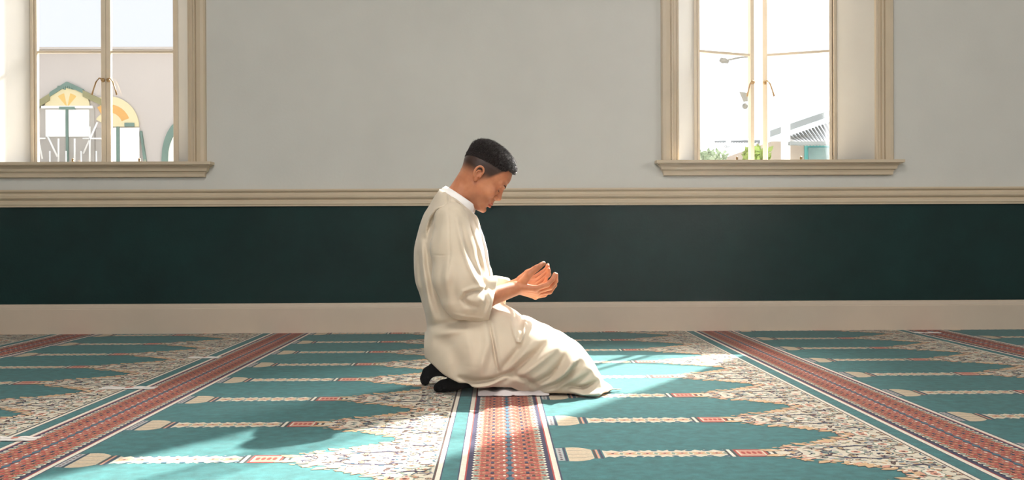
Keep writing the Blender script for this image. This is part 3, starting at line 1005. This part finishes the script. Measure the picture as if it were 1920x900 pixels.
# mouth
body.ell(HL(.0890, -.0520), np.array([.0090, .0110, .0230]) * HS, HM, .008)
body.ell(HL(.0945, -.0600), np.array([.0080, .0055, .0200]) * HS, HM, .004)
body.ell(HL(.0930, -.0715), np.array([.0085, .0060, .0180]) * HS, HM, .004)
body.chain([HL(.0790, -.0675, -.026), HL(.0960, -.0660, -.012), HL(.1015, -.0655, 0), HL(.0960, -.0660, .012), HL(.0790, -.0675, .026)], [.0013 * HS] * 5, .002, 'sub')
body.ell(HL(.0950, -.0815), np.array([.0060, .0045, .0160]) * HS, HM, .006, 'sub')
# ears
for sy in (-1, 1):
    e = lambda f, u, y: HL(f, u, sy * y)
    body.ell(e(-.006, -.002, .0725), np.array([.0135, .0240, .0080]) * HS, HM, .005)
    hel = np.array([(.005, .000, .077), (.0070, .010, .080), (.0045, .020, .082), (-.002, .0265, .0835), (-.0105, .0285, .085), (-.0180, .0245, .0865), (-.0225, .016, .087), (-.0235, .005, .087), (-.0205, -.006, .0855), (-.0150, -.015, .083), (-.009, -.021, .081)])
    tt_ = np.linspace(0, 10, 31)
    hel = np.stack([np.interp(tt_, np.arange(11), hel[:, i_]) for i_ in range(3)], 1)
    for _ in range(2): hel[1:-1] = (hel[:-2] + 2 * hel[1:-1] + hel[2:]) / 4
    body.chain([e(*p_) for p_ in hel], np.interp(tt_, [0, 3, 6, 10], [.0026, .0036, .0038, .0032]) * HS, .0022)
    body.chain([e(-.005, .013, .082), e(-.013, .010, .0835), e(-.0150, .000, .083), e(-.0105, -.010, .081), e(-.001, -.014, .079)], np.array([.0022, .0028, .0030, .0028, .0022]) * HS, .002)
    body.ell(e(-.003, -.0235, .078), np.array([.0070, .0080, .0045]) * HS, HM, .004)
    body.ell(e(.0055, -.005, .079), np.array([.0035, .0055, .0040]) * HS, HM, .002)
    body.ell(e(-.005, -.003, .0855), np.array([.0060, .0085, .0075]) * HS, HM, .003, 'sub')
    body.ell(e(-.0165, .014, .0890), np.array([.0024, .0080, .0040]) * HS, HM, .002, 'sub')
# neck
nb = P3(850, 392); nt = P3(880, 344)
body.cone(nt, nb, .056, .0585, .022)
for sy in (-1, 1): body.cone(P3(884, 352, sy * .050), P3(877, 396, sy * .020), .012, .010, .014)
body.cone(P3(886, 378), P3(872, 402), .020, .024, .012)
# trunk, thighs and shins under the robe
for a_, b_, r0, r1, ys in (((842, 446), (838, 474), .088, .102, .62), ((838, 470), (848, 560), .100, .092, .66), ((848, 560), (858, 640), .100, .115, .72)):
    body.cone(P3(*a_), P3(*b_), r0, r1, .04, ys=ys)
for sy in (-1, 1):
    body.cone(P3(848, 416, 0), P3(848, 420, sy * .165), .050, .050, .03)
    body.cone(P3(865, 650, sy * .10), P3(1072, 688, sy * .13), .078, .060, .03)
    body.cone(P3(1076, 700, sy * .13), P3(905, 706, sy * .095), .052, .030, .02)
# arms
SHO = {-1: P3(848, 412, -.170), 1: P3(850, 412, .170)}
ELB = {-1: P3(872, 570, -.225), 1: P3(880, 572, .225)}
WRI = {-1: P3(969, 540, -.070), 1: P3(971, 534, .062)}
for sy in (-1, 1):
    body.cone(SHO[sy], ELB[sy], .046, .036, .02)
    mid = ELB[sy] * .62 + WRI[sy] * .38
    body.chain([ELB[sy], mid, WRI[sy]], [.036, .0385, .0275] if sy < 0 else [.034, .036, .0255], .014)


def hand(wr, palm, fingers, thumb, k=.0035):
    """palm: four knuckle points index..little; fingers: joint chains from each knuckle; thumb chain"""
    pr = [.0118, .0120, .0115, .0105]
    for i, mcp in enumerate(palm):
        root = wr + (mcp - np.mean(palm, 0)) * .42
        body.cone(root, mcp, .0150, pr[i], .010)
    for i in range(3): body.cone(palm[i], palm[i + 1], .0100, .0098, .008)
    for i, ch in enumerate(fingers):
        r0 = (.0098, .0100, .0096, .0085)[i]
        rs = [pr[i] * .92, r0, r0 * .90, r0 * .74]
        body.chain([palm[i]] + ch, rs, k)
    body.chain(thumb, [.0180, .0140, .0115, .0086], .006)


rp = [P3(1004, 541, -.090), P3(1007, 546, -.068), P3(1008, 551, -.047), P3(1004, 556, -.028)]
hand(WRI[-1], rp,
     [[P3(1026, 534, -.092), P3(1036, 524, -.086), P3(1040, 514, -.078)], [P3(1032, 539, -.066), P3(1042, 527, -.060), P3(1043, 515, -.052)],
      [P3(1031, 547, -.045), P3(1040, 535, -.041), P3(1041, 523, -.036)], [P3(1021, 553, -.024), P3(1031, 545, -.021), P3(1034, 535, -.017)]],
     [P3(980, 529, -.080), P3(992, 514, -.102), P3(1006, 503, -.104), P3(1019, 494, -.094)])
lpz = [P3(1001, 522, .088), P3(1003, 529, .066), P3(1003, 537, .045), P3(1000, 545, .026)]
hand(WRI[1], lpz,
     [[P3(1017, 511, .090), P3(1025, 504, .082), P3(1027, 497, .073)], [P3(1020, 516, .064), P3(1028, 508, .056), P3(1027, 499, .047)],
      [P3(1020, 524, .042), P3(1029, 515, .036), P3(1028, 505, .030)], [P3(1014, 536, .022), P3(1023, 529, .018), P3(1025, 520, .014)]],
     [P3(977, 524, .072), P3(990, 512, .094), P3(1002, 505, .096), P3(1013, 500, .088)])
# feet inside the socks
for ch, rs in (([P3(880, 705, -.10), P3(850, 717, -.115), P3(828, 722, -.118)], [.026, .020, .013]), ([P3(850, 694, .08), P3(812, 694, .08), P3(800, 703, .08), P3(798, 709, .08)], [.026, .020, .014, .010])):
    body.chain(ch, rs, .01)
body.add(lambda X, Y, Z: -(Z - .006) + 0 * X + 0 * Y, body.lo, body.lo + body.h * body.n, .004, 'and')
bV, bQ = body.mesh()


def a_hair(V):
    f, u, y = to_local(V[:, 0], V[:, 1], V[:, 2])
    m = hair_mask(f, u, y)
    inside = (np.abs(y) < .086) & (u > -.06) & (u < .14) & (f > -.11) & (f < .13)
    ear = sstep(np.abs(y), .0765, .079) * (u < .034) * (u > -.035)
    return np.where(inside, m * (1 - ear), 0)


def a_lip(V):
    f, u, y = to_local(V[:, 0], V[:, 1], V[:, 2])
    return sstep(f, .086, .092) * sstep(-np.abs(u + .0655), -.0115, -.0085) * sstep(-np.abs(y), -.025, -.019)


def a_beard(V):
    f, u, y = to_local(V[:, 0], V[:, 1], V[:, 2])
    b = sstep(-u - (.105 - f) * .35, .022, .045) * sstep(f, -.002, .03) * (u > -.125)
    return b * (1 - a_lip(V)) * (np.abs(y) < .08) * (f < .11)


M_SKIN = bpy.data.materials.new('skin'); M_SKIN.use_nodes = True
nt = M_SKIN.node_tree; sb = nt.nodes['Principled BSDF']
sb.inputs['Roughness'].default_value = 0.48
sb.inputs['Specular IOR Level'].default_value = 0.35
sb.inputs['Subsurface Weight'].default_value = 0.12
sb.inputs['Subsurface Radius'].default_value = (0.012, 0.005, 0.003)
sb.inputs['Subsurface Scale'].default_value = 0.6
tc = nt.nodes.new('ShaderNodeTexCoord')
nz = nt.nodes.new('ShaderNodeTexNoise'); nz.inputs['Scale'].default_value = 24; nz.inputs['Detail'].default_value = 5
rp_ = nt.nodes.new('ShaderNodeValToRGB')
rp_.color_ramp.elements[0].position = .3; rp_.color_ramp.elements[1].position = .7
rp_.color_ramp.elements[0].color = (*lin((176, 110, 78)), 1); rp_.color_ramp.elements[1].color = (*lin((198, 134, 98)), 1)
nt.links.new(tc.outputs['Object'], nz.inputs['Vector']); nt.links.new(nz.outputs['Fac'], rp_.inputs['Fac'])
prev = rp_.outputs['Color']
for an, colr, mx_ in (('beard', (96, 66, 52), .32), ('lip', (158, 84, 70), .8), ('hairfade', (34, 25, 22), .95)):
    an_ = nt.nodes.new('ShaderNodeAttribute'); an_.attribute_name = an
    mm = nt.nodes.new('ShaderNodeMath'); mm.operation = 'MULTIPLY'; mm.inputs[1].default_value = mx_
    mx = nt.nodes.new('ShaderNodeMix'); mx.data_type = 'RGBA'
    mx.inputs['B'].default_value = (*lin(colr), 1)
    nt.links.new(an_.outputs['Fac'], mm.inputs[0]); nt.links.new(mm.outputs[0], mx.inputs['Factor']); nt.links.new(prev, mx.inputs['A'])
    prev = mx.outputs['Result']
nt.links.new(prev, sb.inputs['Base Color'])
nz2 = nt.nodes.new('ShaderNodeTexNoise'); nz2.inputs['Scale'].default_value = 420
bp = nt.nodes.new('ShaderNodeBump'); bp.inputs['Strength'].default_value = .05; bp.inputs['Distance'].default_value = .002
nt.links.new(tc.outputs['Object'], nz2.inputs['Vector']); nt.links.new(nz2.outputs['Fac'], bp.inputs['Height']); nt.links.new(bp.outputs['Normal'], sb.inputs['Normal'])

M_HAIR = mat('hair_black', (38, 30, 28), 0.34, 0.3, 80, spec=0.8)
M_HAIRB = mat('hair_close', (34, 26, 24), 0.9, 0.3, 400, 0.6, 900, spec=0.1)
M_BROW = mat('brow_brown', (78, 52, 40), 0.6, 0.2, 80)
M_ROBE = mat('linen_ivory', (206, 192, 171), 0.85, 0.035, 9, 0.12, 520, spec=0.15, sheen=0.25)
M_COLLAR = mat('linen_white', (236, 234, 232), 0.8, 0.02, 9, 0.12, 520, spec=0.15)
M_UNDER = mat('linen_pale', (214, 206, 204), 0.85, 0.03, 9, 0.12, 520, spec=0.15)
M_SOCK = mat('sock_black', (20, 20, 22), 0.95, 0.2, 60, 0.5, 600, spec=0.1)

person = np_mesh('person', bV, bQ, M_SKIN, None, {'hairfade': a_hair, 'lip': a_lip, 'beard': a_beard}, 2)
tag(person, 'man in a long ivory robe kneeling on the carpet with cupped hands and bowed head', 'person')

# thumbnail of the near hand
M_NAIL = mat('nail_pink', (214, 158, 134), 0.3, spec=0.5)
m = MB()
t0, t1 = P3(1012, 496.5, -.101), P3(1019.5, 492.8, -.0965)
tx = (t1 - t0) / np.linalg.norm(t1 - t0); tn = np.array([-.25, -.80, .55]); tn -= tx * (tn @ tx); tn /= np.linalg.norm(tn); tb_ = np.cross(tx, tn)
rings_ = []
for i_ in range(7):
    a_ = i_ / 6; c_ = t0 + (t1 - t0) * a_ + tn * .0062; w_ = .0050 * math.sin(math.pi * (.16 + .68 * a_)) ** .5
    rings_.append([c_ + tb_ * w_ * math.cos(q_) + tn * (.0018 * math.sin(q_) - .0012 * abs(math.cos(q_))) for q_ in np.linspace(0, 2 * math.pi, 10, endpoint=False)])
m.loft(rings_, 0, True)
m.build('thumbnail', M_NAIL, person)

# ---- hair: close cap with a tousled top of short locks
hf = Field(HO - .17, HO + .17, 0.0022)


def hair_d(X, Y, Z):
    f, u, y = to_local(X, Y, Z)
    m = hair_mask(f, u, y)
    lng = sstep(u + (.02 - np.abs(y)) * .25 - f * .12, .026, .056)
    thick = .0006 + .0016 * m + .0055 * sstep(u, .050, .100) * m
    wob = .0010 * np.sin(f * 420 + y * 160) * np.sin(y * 380 - u * 90) * sstep(u, .05, .09)
    d = head_d(f, u, y) - (thick + wob) * HS
    return np.maximum(d, (.45 - m * lng) * .012)


hf.add(hair_d, HO - .17, HO + .17, .001)
hf.add(lambda X, Y, Z: head_d(*to_local(X, Y, Z)) + .004, HO - .17, HO + .17, .001, 'sub')
hV, hQ = hf.mesh()
hair = np_mesh('hair', hV, hQ, M_HAIRB, person, None, 1)
rng = np.random.default_rng(3)
mb = MB()
cand = rng.integers(0, len(hV), 30000)
fl, ul, yl = to_local(hV[cand, 0], hV[cand, 1], hV[cand, 2])
hm = hair_mask(fl, ul, yl)
dist = head_d(fl, ul, yl)
cen = np.array([-.002, .02, 0])
for i in np.nonzero((hm > .5) & (ul > .038) & (dist > .0004))[0]:
    p = np.array([fl[i], ul[i], yl[i]])
    nrm = (p - cen) / np.array([1.15, 1.2, .8]); nrm /= np.linalg.norm(nrm)
    tt = float(sstep(ul[i], .050, .100))
    L = (.0022 + .0095 * tt * (0.6 + .8 * rng.random()))
    dr = nrm * .75 + np.array([.55, .05, 0]) * tt + rng.normal(0, .22, 3); dr /= np.linalg.norm(dr)
    bend = dr + np.array([.45, -.25, 0]); bend /= np.linalg.norm(bend)
    a = np.cross(dr, rng.normal(0, 1, 3)); a /= np.linalg.norm(a); b = np.cross(dr, a)
    w = .00055 + .0004 * rng.random()
    q0 = [p - nrm * .001 + w * (math.cos(t) * a + math.sin(t) * b) for t in (0, 2.09, 4.19)]
    q1 = [p + dr * L * .55 + w * .8 * (math.cos(t) * a + math.sin(t) * b) for t in (0, 2.09, 4.19)]
    tip = p + dr * L * .55 + bend * L * .45
    mb.faces([HL(*q) for q in q0 + q1 + [tip]], [(0, 1, 4, 3), (1, 2, 5, 4), (2, 0, 3, 5), (3, 4, 6), (4, 5, 6), (5, 3, 6)])
mb.build('hair_tips', M_HAIR, hair)

for sy in (-1, 1):
    m = MB()
    for k in range(70):
        t = k / 69
        f0 = .1045 - .022 * t ** 1.7; u0 = .0165 + .007 * math.sin(min(1, t * 1.5) * 2.2) - .006 * t; y0 = sy * (.010 + .038 * t)
        for r_ in range(2):
            j = (hash((k, r_)) % 100) / 100 - .5
            a = HL(f0 - .0022, u0 + (r_ - .5) * .003 + j * .002, y0); b = HL(f0 - .0004 - .004 * t, u0 + (r_ - .5) * .002 + .0030, y0 + sy * .006)
            m.tube([a, (a + b) / 2 + .0006 * AX_F, b], [.0006, .0005, .0002], 4)
    m.build('eyebrow', M_BROW, person)
    m = MB()
    for k in range(16):
        t = k / 15
        y0 = sy * (.019 + .024 * t); f0 = .0885 + .002 * math.sin(t * 3.14) - .003 * t
        a = HL(f0 - .001, -.0048, y0); b = HL(f0 + .0065, -.0095, y0 + sy * .001)
        m.tube([a, (a + b) / 2, b], [.0005, .0004, .0002], 4)
    m.build('eyelashes', M_BROW, person)

# ---- robe
def seg_dist(X, Z, pts):
    """distance in the side plane to a polyline and the position along it"""
    best = None
    for i in range(len(pts) - 1):
        ax, az = pts[i]; bx, bz = pts[i + 1]; dx, dz = bx - ax, bz - az; L2 = dx * dx + dz * dz + 1e-12
        t = np.clip(((X - ax) * dx + (Z - az) * dz) / L2, 0, 1)
        d = np.sqrt((X - ax - t * dx) ** 2 + (Z - az - t * dz) ** 2); s_ = (i + t) / (len(pts) - 1)
        if best is None: best, bs = d, s_
        else:
            m = d < best; bs = np.where(m, s_, bs); best = np.where(m, d, best)
    return best, bs


def folds(field, lst, yref, side=-1):
    """ridges (+) and creases (-) drawn as photo polylines on the near side and mirrored to the far side"""
    for pts, w, amp in lst:
        W_ = [P3(px, py, yref) for px, py in pts]
        q = [(p[0], p[2]) for p in W_]
        ww = w / 500.0
        xs_, zs_ = [p[0] for p in q], [p[1] for p in q]

        def fn(X, Y, Z):
            d, s_ = seg_dist(X, Z, q)
            tap = np.sin(np.pi * np.clip(s_ * .84 + .08, 0, 1)) ** .7
            return -(1.7 * amp * tap * np.exp(-(d / ww) ** 2)) * sstep(np.abs(Y - PY0), .03, .12)
        field.add(fn, (min(xs_) - 3 * ww, field.lo[1], min(zs_) - 3 * ww), (max(xs_) + 3 * ww, field.lo[1] + field.h * field.n[1], max(zs_) + 3 * ww), 1, 'disp')


robe = Field([P3(770, 0)[0], PY0 - .37, -.006], [P3(1175, 0)[0], PY0 + .37, P3(0, 342)[2]], 0.0034)
TZ = [350, 360, 370, 385, 400, 425, 460, 500, 540, 580, 612, 640, 665, 690, 735]
TB = [826, 822, 815, 806, 797, 786, 778, 776, 783, 796, 802, 806, 809, 812, 822]
TF = [862, 868, 878, 886, 893, 901, 909, 914, 922, 936, 950, 955, 955, 950, 930]
TW = [.060, .095, .130, .158, .176, .188, .196, .200, .205, .215, .235, .255, .265, .262, .235]
def smooth_prof(S, *arrs, n=240, w=9):
    """resample profiles finely and round off their corners"""
    D = np.linspace(S[0], S[-1], n); k = np.hanning(2 * w + 3)[1:-1]; k /= k.sum(); out = [D]
    for a in arrs:
        q = np.interp(D, S, a); e0 = 2 * q[0] - q[1:w + 1][::-1]; e1 = 2 * q[-1] - q[-w - 1:-1][::-1]
        out.append(np.convolve(np.concatenate([e0, q, e1]), k, 'valid'))
    return out


tz = np.array([P3(850, p)[2] for p in TZ])[::-1]; tb = np.array([P3(p, 500)[0] for p in TB])[::-1]; tf = np.array([P3(p, 500)[0] for p in TF])[::-1]; tw = np.array(TW)[::-1]
tz, tb, tf, tw = smooth_prof(tz, tb, tf, tw, w=10)


def loft_d(s_, v, y, S, LO, HI, W_, p):
    lo_, hi_, w_ = np.interp(s_, S, LO), np.interp(s_, S, HI), np.interp(s_, S, W_)
    c, a = (lo_ + hi_) / 2, (hi_ - lo_) / 2
    q = ((np.abs(v - c) / np.maximum(a, .006)) ** p + (np.abs(y) / np.maximum(w_, .006)) ** p) ** (1 / p)
    return (q - 1) * np.minimum(a, w_) * .9


def torso_d(X, Y, Z):
    return np.maximum(loft_d(Z, X, Y - PY0, tz, tb, tf, tw, 2.35), -Z)


full_lo, full_hi = robe.lo, robe.lo + robe.h * robe.n
robe.add(torso_d, full_lo, full_hi, .01)
for sy in (-1, 1): robe.cone(P3(846, 392, sy * .07), P3(846, 412, sy * .165), .058, .060, .035)
SXP = [800, 815, 850, 895, 945, 985, 1020, 1050, 1080, 1100, 1112, 1122, 1130, 1137]
STP = [625, 600, 582, 580, 584, 592, 608, 622, 640, 660, 678, 698, 714, 726]
SBP = [676, 699, 720, 732, 738, 740, 741, 741, 741, 741, 741, 741, 741, 741]
SWD = [.13, .19, .235, .255, .265, .270, .270, .265, .258, .248, .235, .215, .19, .16]
sx = np.array([P3(p, 600)[0] for p in SXP]); st_ = np.array([P3(900, p)[2] for p in STP]); sbz = np.array([P3(900, p, -.18)[2] for p in SBP]) - .012
sx, st_, sbz, SWD = smooth_prof(sx, st_, sbz, SWD, w=8)


def skirt_d(X, Y, Z):
    d = loft_d(X, Z, Y - PY0, sx, sbz - .02, st_, SWD, 2.5)
    valley = .020 * np.exp(-((Y - PY0) / .045) ** 2) * sstep(X, P3(895, 600)[0], P3(1020, 600)[0]) * sstep(Z, .08, .2)
    return np.maximum(np.maximum(d + valley, sx[0] - X), X - sx[-1])


robe.add(skirt_d, full_lo, full_hi, .035)
# hem spread on the carpet in front of the knees, and the cloth gathered in the lap
robe.ell([P3(1092, 700)[0], PY0 - .02, .0], [.115, .245, .026], None, .02)
robe.chain([P3(1110, 738, -.19), P3(1138, 735, -.15), P3(1166, 733, -.10)], [.016, .012, .007], .014)
robe.ell(P3(935, 596, 0), [.07, .16, .05], None, .04)
# neck opening
nA, nB = P3(829, 356), P3(887, 399)
ndir = (nB - nA) / np.linalg.norm(nB - nA); nup = np.array([-ndir[2], 0, ndir[0]])
robe.add(lambda X, Y, Z: (X - nA[0]) * nup[0] + (Z - nA[2]) * nup[2] + 0 * Y, full_lo, full_hi, .008, 'and')
robe.cone((nA + nB) / 2 - nup * .05, (nA + nB) / 2 + nup * .06, .066, .066, .004, 'sub')
# flat floor contact
robe.add(lambda X, Y, Z: -(Z - .0034) + 0 * X + 0 * Y, full_lo, full_hi, .004, 'and')
hx = [P3(795, 690, -.2)[0], P3(812, 697, -.2)[0], P3(835, 713, -.2)[0], P3(862, 724, -.2)[0], P3(893, 729, -.2)[0], P3(925, 733, -.2)[0], P3(960, 739, -.2)[0], P3(985, 745, -.2)[0]]
hz = [P3(0, p, -.2)[2] for p in (686, 697, 713, 724, 729, 733, 737, 748)]
robe.add(lambda X, Y, Z: (np.interp(X, hx, hz).astype(np.float32) + .010 * np.sin((Y - PY0) * 9) ** 2 - Z) + 0 * Y, full_lo, full_hi, .010, 'and')
folds(robe, [
    ([(916, 604), (921, 628), (927, 655), (931, 678), (934, 692)], 3.0, -.0050),
    ([(910, 606), (914, 640), (906, 676), (900, 700)], 9, .0050),
    ([(924, 610), (929, 640), (934, 668), (937, 688)], 4.0, .0040),
    ([(957, 598), (964, 625), (969, 638), (976, 640), (982, 622), (986, 604)], 2.2, .0045),
    ([(962, 596), (972, 612), (984, 600)], 8, -.0040),
    ([(984, 640), (960, 668), (938, 694)], 7, -.0060),
    ([(990, 646), (970, 670), (948, 698)], 7, .0045),
    ([(1042, 634), (1005, 662), (968, 690), (940, 712)], 9, -.0100),
    ([(1048, 643), (1012, 672), (976, 700)], 8, .0070),
    ([(1070, 655), (1044, 690), (1030, 704), (990, 722)], 7, -.0085),
    ([(1078, 668), (1056, 696), (1040, 712)], 6, .0060),
    ([(1088, 680), (1062, 704), (1040, 720), (1008, 732)], 6, -.0075),
    ([(1104, 700), (1080, 716), (1056, 728)], 6, -.0050),
    ([(1118, 716), (1090, 726), (1060, 726)], 5, -.0065),
    ([(1062, 728), (1090, 735), (1120, 734)], 5, .0060),
    ([(862, 706), (890, 713), (925, 710), (952, 700), (962, 694)], 5, -.0080),
    ([(880, 724), (915, 720), (945, 706), (958, 700)], 5, .0070),
    ([(958, 700), (985, 708), (1005, 722)], 5, -.0060),
    ([(802, 616), (826, 610), (858, 604), (896, 606)], 8, -.0070),
    ([(812, 626), (838, 622), (872, 616)], 8, .0045),
    ([(822, 640), (846, 650), (858, 676), (862, 700)], 14, -.0050),
    ([(876, 622), (886, 650), (884, 684)], 14, .0050),
    ([(796, 450), (801, 500), (812, 556), (826, 592)], 6, -.0060),
    ([(789, 455), (793, 510), (803, 566), (812, 600)], 6, .0050),
    ([(783, 480), (786, 530), (794, 580)], 6, -.0040),
    ([(834, 362), (836, 374), (836, 386)], 1.6, -.0022),
    ([(839, 362), (841, 374), (841, 386)], 1.6, .0022),
    ([(846, 366), (858, 377), (872, 388)], 2.2, .0024),
    ([(844, 374), (856, 384), (866, 394)], 2.2, -.0026),
    ([(838, 388), (820, 396), (808, 412), (802, 432), (800, 450)], 3.2, -.0050),
    ([(834, 382), (814, 392), (802, 410), (796, 432)], 4.0, .0040),
    ([(848, 372), (860, 384), (872, 396)], 3, -.0025),
    ([(880, 398), (894, 430), (906, 466), (914, 500)], 3.5, -.0045),
    ([(872, 396), (886, 432), (900, 470), (910, 506)], 4, .0040),
], -.22)


def wrinkle(X, Y, Z):
    return .0016 * (np.sin(X * 38 + Z * 21 + 2 * np.sin(Z * 17)) * np.sin(Y * 23 + Z * 13) + .6 * np.sin(X * 71 - Z * 52 + Y * 30))


robe.add(wrinkle, full_lo, full_hi, 1, 'disp')
rV, rQ = robe.mesh()
robe_o = np_mesh('robe', rV, rQ, M_ROBE, person, None, 3)

# cloth of the under garment showing below the robe, lying on the carpet
uf = Field([P3(880, 0)[0], PY0 - .30, -.006], [P3(1060, 0)[0], PY0 + .30, .07], 0.003)
ux0, ux1 = P3(896, 735, -.23)[0], P3(1030, 738, -.23)[0]
uf.add(lambda X, Y, Z: np.maximum(np.maximum(np.maximum(np.abs(X - (ux0 + ux1) / 2) - (ux1 - ux0) / 2, np.abs(Y - PY0) - (.240 - .9 * Z + .003 * np.sin(X * 55) + .004 * np.sin(X * 24 + 1))),
       np.abs(Z - .012) - (.009 + .004 * np.sin(X * 48) * np.sin(Y * 20) + .003 * np.sin(X * 90))), .0034 - Z), uf.lo, uf.lo + uf.h * uf.n, .01)
uV, uQ = uf.mesh()
np_mesh('under_robe', uV, uQ, M_UNDER, person, None, 4)

# ---- sleeves, open at the cuff
SL_FOLDS = [
    ([(857, 412), (863, 440), (869, 466), (880, 498), (890, 520), (903, 540)], 4.5, .0075),
    ([(864, 424), (872, 452), (880, 480), (892, 508), (906, 530)], 6, -.0070),
    ([(908, 544), (888, 546), (874, 550), (869, 560), (876, 570), (892, 574)], 4.5, -.0100),
    ([(905, 538), (884, 541), (870, 546), (863, 558)], 4, .0060),
    ([(880, 560), (895, 563), (912, 560)], 8, .0060),
    ([(812, 478), (826, 479), (842, 478)], 1.2, -.0011),
    ([(838, 384), (842, 430), (844, 478), (840, 520)], 2.0, -.0016),
    ([(842, 490), (838, 530), (842, 565)], 10, .0050),
    ([(826, 400), (818, 430), (816, 460)], 7, -.0035),
    ([(836, 392), (856, 398), (868, 412)], 5, -.0035),
    ([(832, 486), (828, 520), (834, 556)], 7, -.0040),
    ([(852, 500), (850, 535), (856, 570)], 8, -.0040),
    ([(906, 552), (912, 570), (906, 592)], 4, -.0040),
    ([(915, 545), (921, 560), (912, 588)], 3, .0030),
    ([(850, 588), (878, 594), (904, 598)], 2, .0025),
]
for sy in (-1, 1):
    dx = 0 if sy < 0 else 24
    sf = Field([P3(785, 0)[0], PY0 + (-.40 if sy < 0 else .06), P3(0, 618)[2]], [P3(962, 0)[0], PY0 + (-.06 if sy < 0 else .40), P3(0, 365)[2]], 0.0030)
    S = lambda px, py, y: P3(px + (dx if py > 480 else 0), py, sy * y)
    sf.chain([S(846, 412, .165), S(849, 462, .205), S(858, 520, .228), S(868, 556, .225)], [.066, .080, .088, .082], .02)
    sf.chain([S(868, 560, .222), S(898, 572, .190), S(926, 570, .148)], [.068, .060, .058], .025)
    sf.cone(S(905, 535, .165), S(922, 536, .145), .040, .034, .02)
    cA, cB = S(916, 603, .15), S(933, 524, .15)
    cn = np.array([(cB - cA)[2], 0, -(cB - cA)[0]]); cn /= np.linalg.norm(cn)
    if cn[0] < 0: cn = -cn
    l3, h3 = sf.lo, sf.lo + sf.h * sf.n
    folds(sf, SL_FOLDS if sy < 0 else SL_FOLDS[2:5], -.27)
    sf.add(wrinkle, l3, h3, 1, 'disp')
    # inside of the wide cuff
    ins = Field.__new__(Field); ins.lo, ins.h, ins.n, ins.a = sf.lo, sf.h, sf.n, sf.a.copy()
    sf.add(lambda X, Y, Z: (X - cA[0]) * cn[0] + (Z - cA[2]) * cn[2] + 0 * Y, l3, h3, .003, 'and')
    deep = cA - cn * .055
    hollow = np.maximum(ins.a + .0085, np.broadcast_to(-((ins.lo[0] + ins.h * np.arange(ins.n[0]))[:, None, None] - deep[0]) * cn[0] - ((ins.lo[2] + ins.h * np.arange(ins.n[2]))[None, None, :] - deep[2]) * cn[2], ins.a.shape))
    sf.a = np.maximum(sf.a, -hollow).astype(np.float32)
    sV, sQ = sf.mesh()
    np_mesh('sleeve', sV, sQ, M_ROBE, robe_o, None, 3)

# ---- collar band and front placket
m = MB()
cc = (nA + nB) / 2; half = np.linalg.norm(nB - nA) / 2
rings = []
for k in range(40):
    t = 2 * math.pi * k / 40
    base = cc + ndir * math.cos(t) * (half + .001) + np.array([0, 1, 0]) * math.sin(t) * .076
    out = ndir * math.cos(t) * .6 + np.array([0, 1, 0]) * math.sin(t); out /= np.linalg.norm(out)
    hgt = .023 + .004 * math.cos(t + .6)
    pr = [(.004, -.012), (.0045, .004), (.001, hgt), (-.003, hgt + .001), (-.0045, hgt - .002), (-.002, .002), (-.002, -.012)]
    rings.append([Vector(base + out * (a - .20 * max(b, 0)) + nup * b) for a, b in pr])
n_ = len(rings[0]); vs = [p for r in rings for p in r]
m.faces(vs, [(i * n_ + j, i * n_ + (j + 1) % n_, ((i + 1) % 40) * n_ + (j + 1) % n_, ((i + 1) % 40) * n_ + j) for i in range(40) for j in range(n_)], 0, True)
col_o = m.build('collar', M_COLLAR, robe_o)
m = MB()
m.tube([P3(884, 398, -.028), P3(893, 420, -.036), P3(902, 444, -.040), P3(909, 470, -.036), P3(913, 496, -.030), P3(917, 520, -.026)], [.007, .010, .011, .011, .010, .006], 10)
m.build('placket', M_COLLAR, robe_o)

# ---- socks
for ch, rs in (([P3(945, 702, -.09), P3(885, 709, -.102), P3(852, 718, -.118), P3(830, 724, -.122), P3(821, 727, -.122)], [.034, .033, .027, .022, .016]),
               ([P3(880, 690, .07), P3(846, 694, .075), P3(818, 691, .078), P3(803, 699, .08), P3(797, 710, .08), P3(797, 716, .08)], [.034, .030, .027, .022, .018, .014])):
    k = Field(np.min(ch, 0) - .06, np.max(ch, 0) + .06, .0026)
    k.chain(ch, rs, .012)
    if ch[0][1] > PY0:
        k.chain([P3(797, 714, .055), P3(797, 715, .11)], [.012, .011], .01)
    else:
        k.chain([P3(822, 727, -.15), P3(823, 727, -.09)], [.013, .012], .012)
    k.add(lambda X, Y, Z: -(Z - .0034) + 0 * X + 0 * Y, k.lo, k.lo + k.h * k.n, .003, 'and')
    kV, kQ = k.mesh(); np_mesh('sock', kV, kQ, M_SOCK, person, None, 2)

# ------------------------------------------------------------------ haze that shows the sunbeams
M_HAZE = bpy.data.materials.new('haze'); M_HAZE.use_nodes = True
nt = M_HAZE.node_tree; nt.nodes.clear()
vo = nt.nodes.new('ShaderNodeOutputMaterial'); vs_ = nt.nodes.new('ShaderNodeVolumeScatter')
vs_.inputs['Density'].default_value = HAZE; vs_.inputs['Anisotropy'].default_value = 0.65
nt.links.new(vs_.outputs[0], vo.inputs['Volume'])
m = MB(); m.box((XL + 1.0, -0.6, -0.02), (XR - 1.0, FY + 0.40, CZ - 0.05))
tag(m.build('haze', M_HAZE), 'faint haze hanging in the sunbeams of the hall', 'haze', kind='stuff')
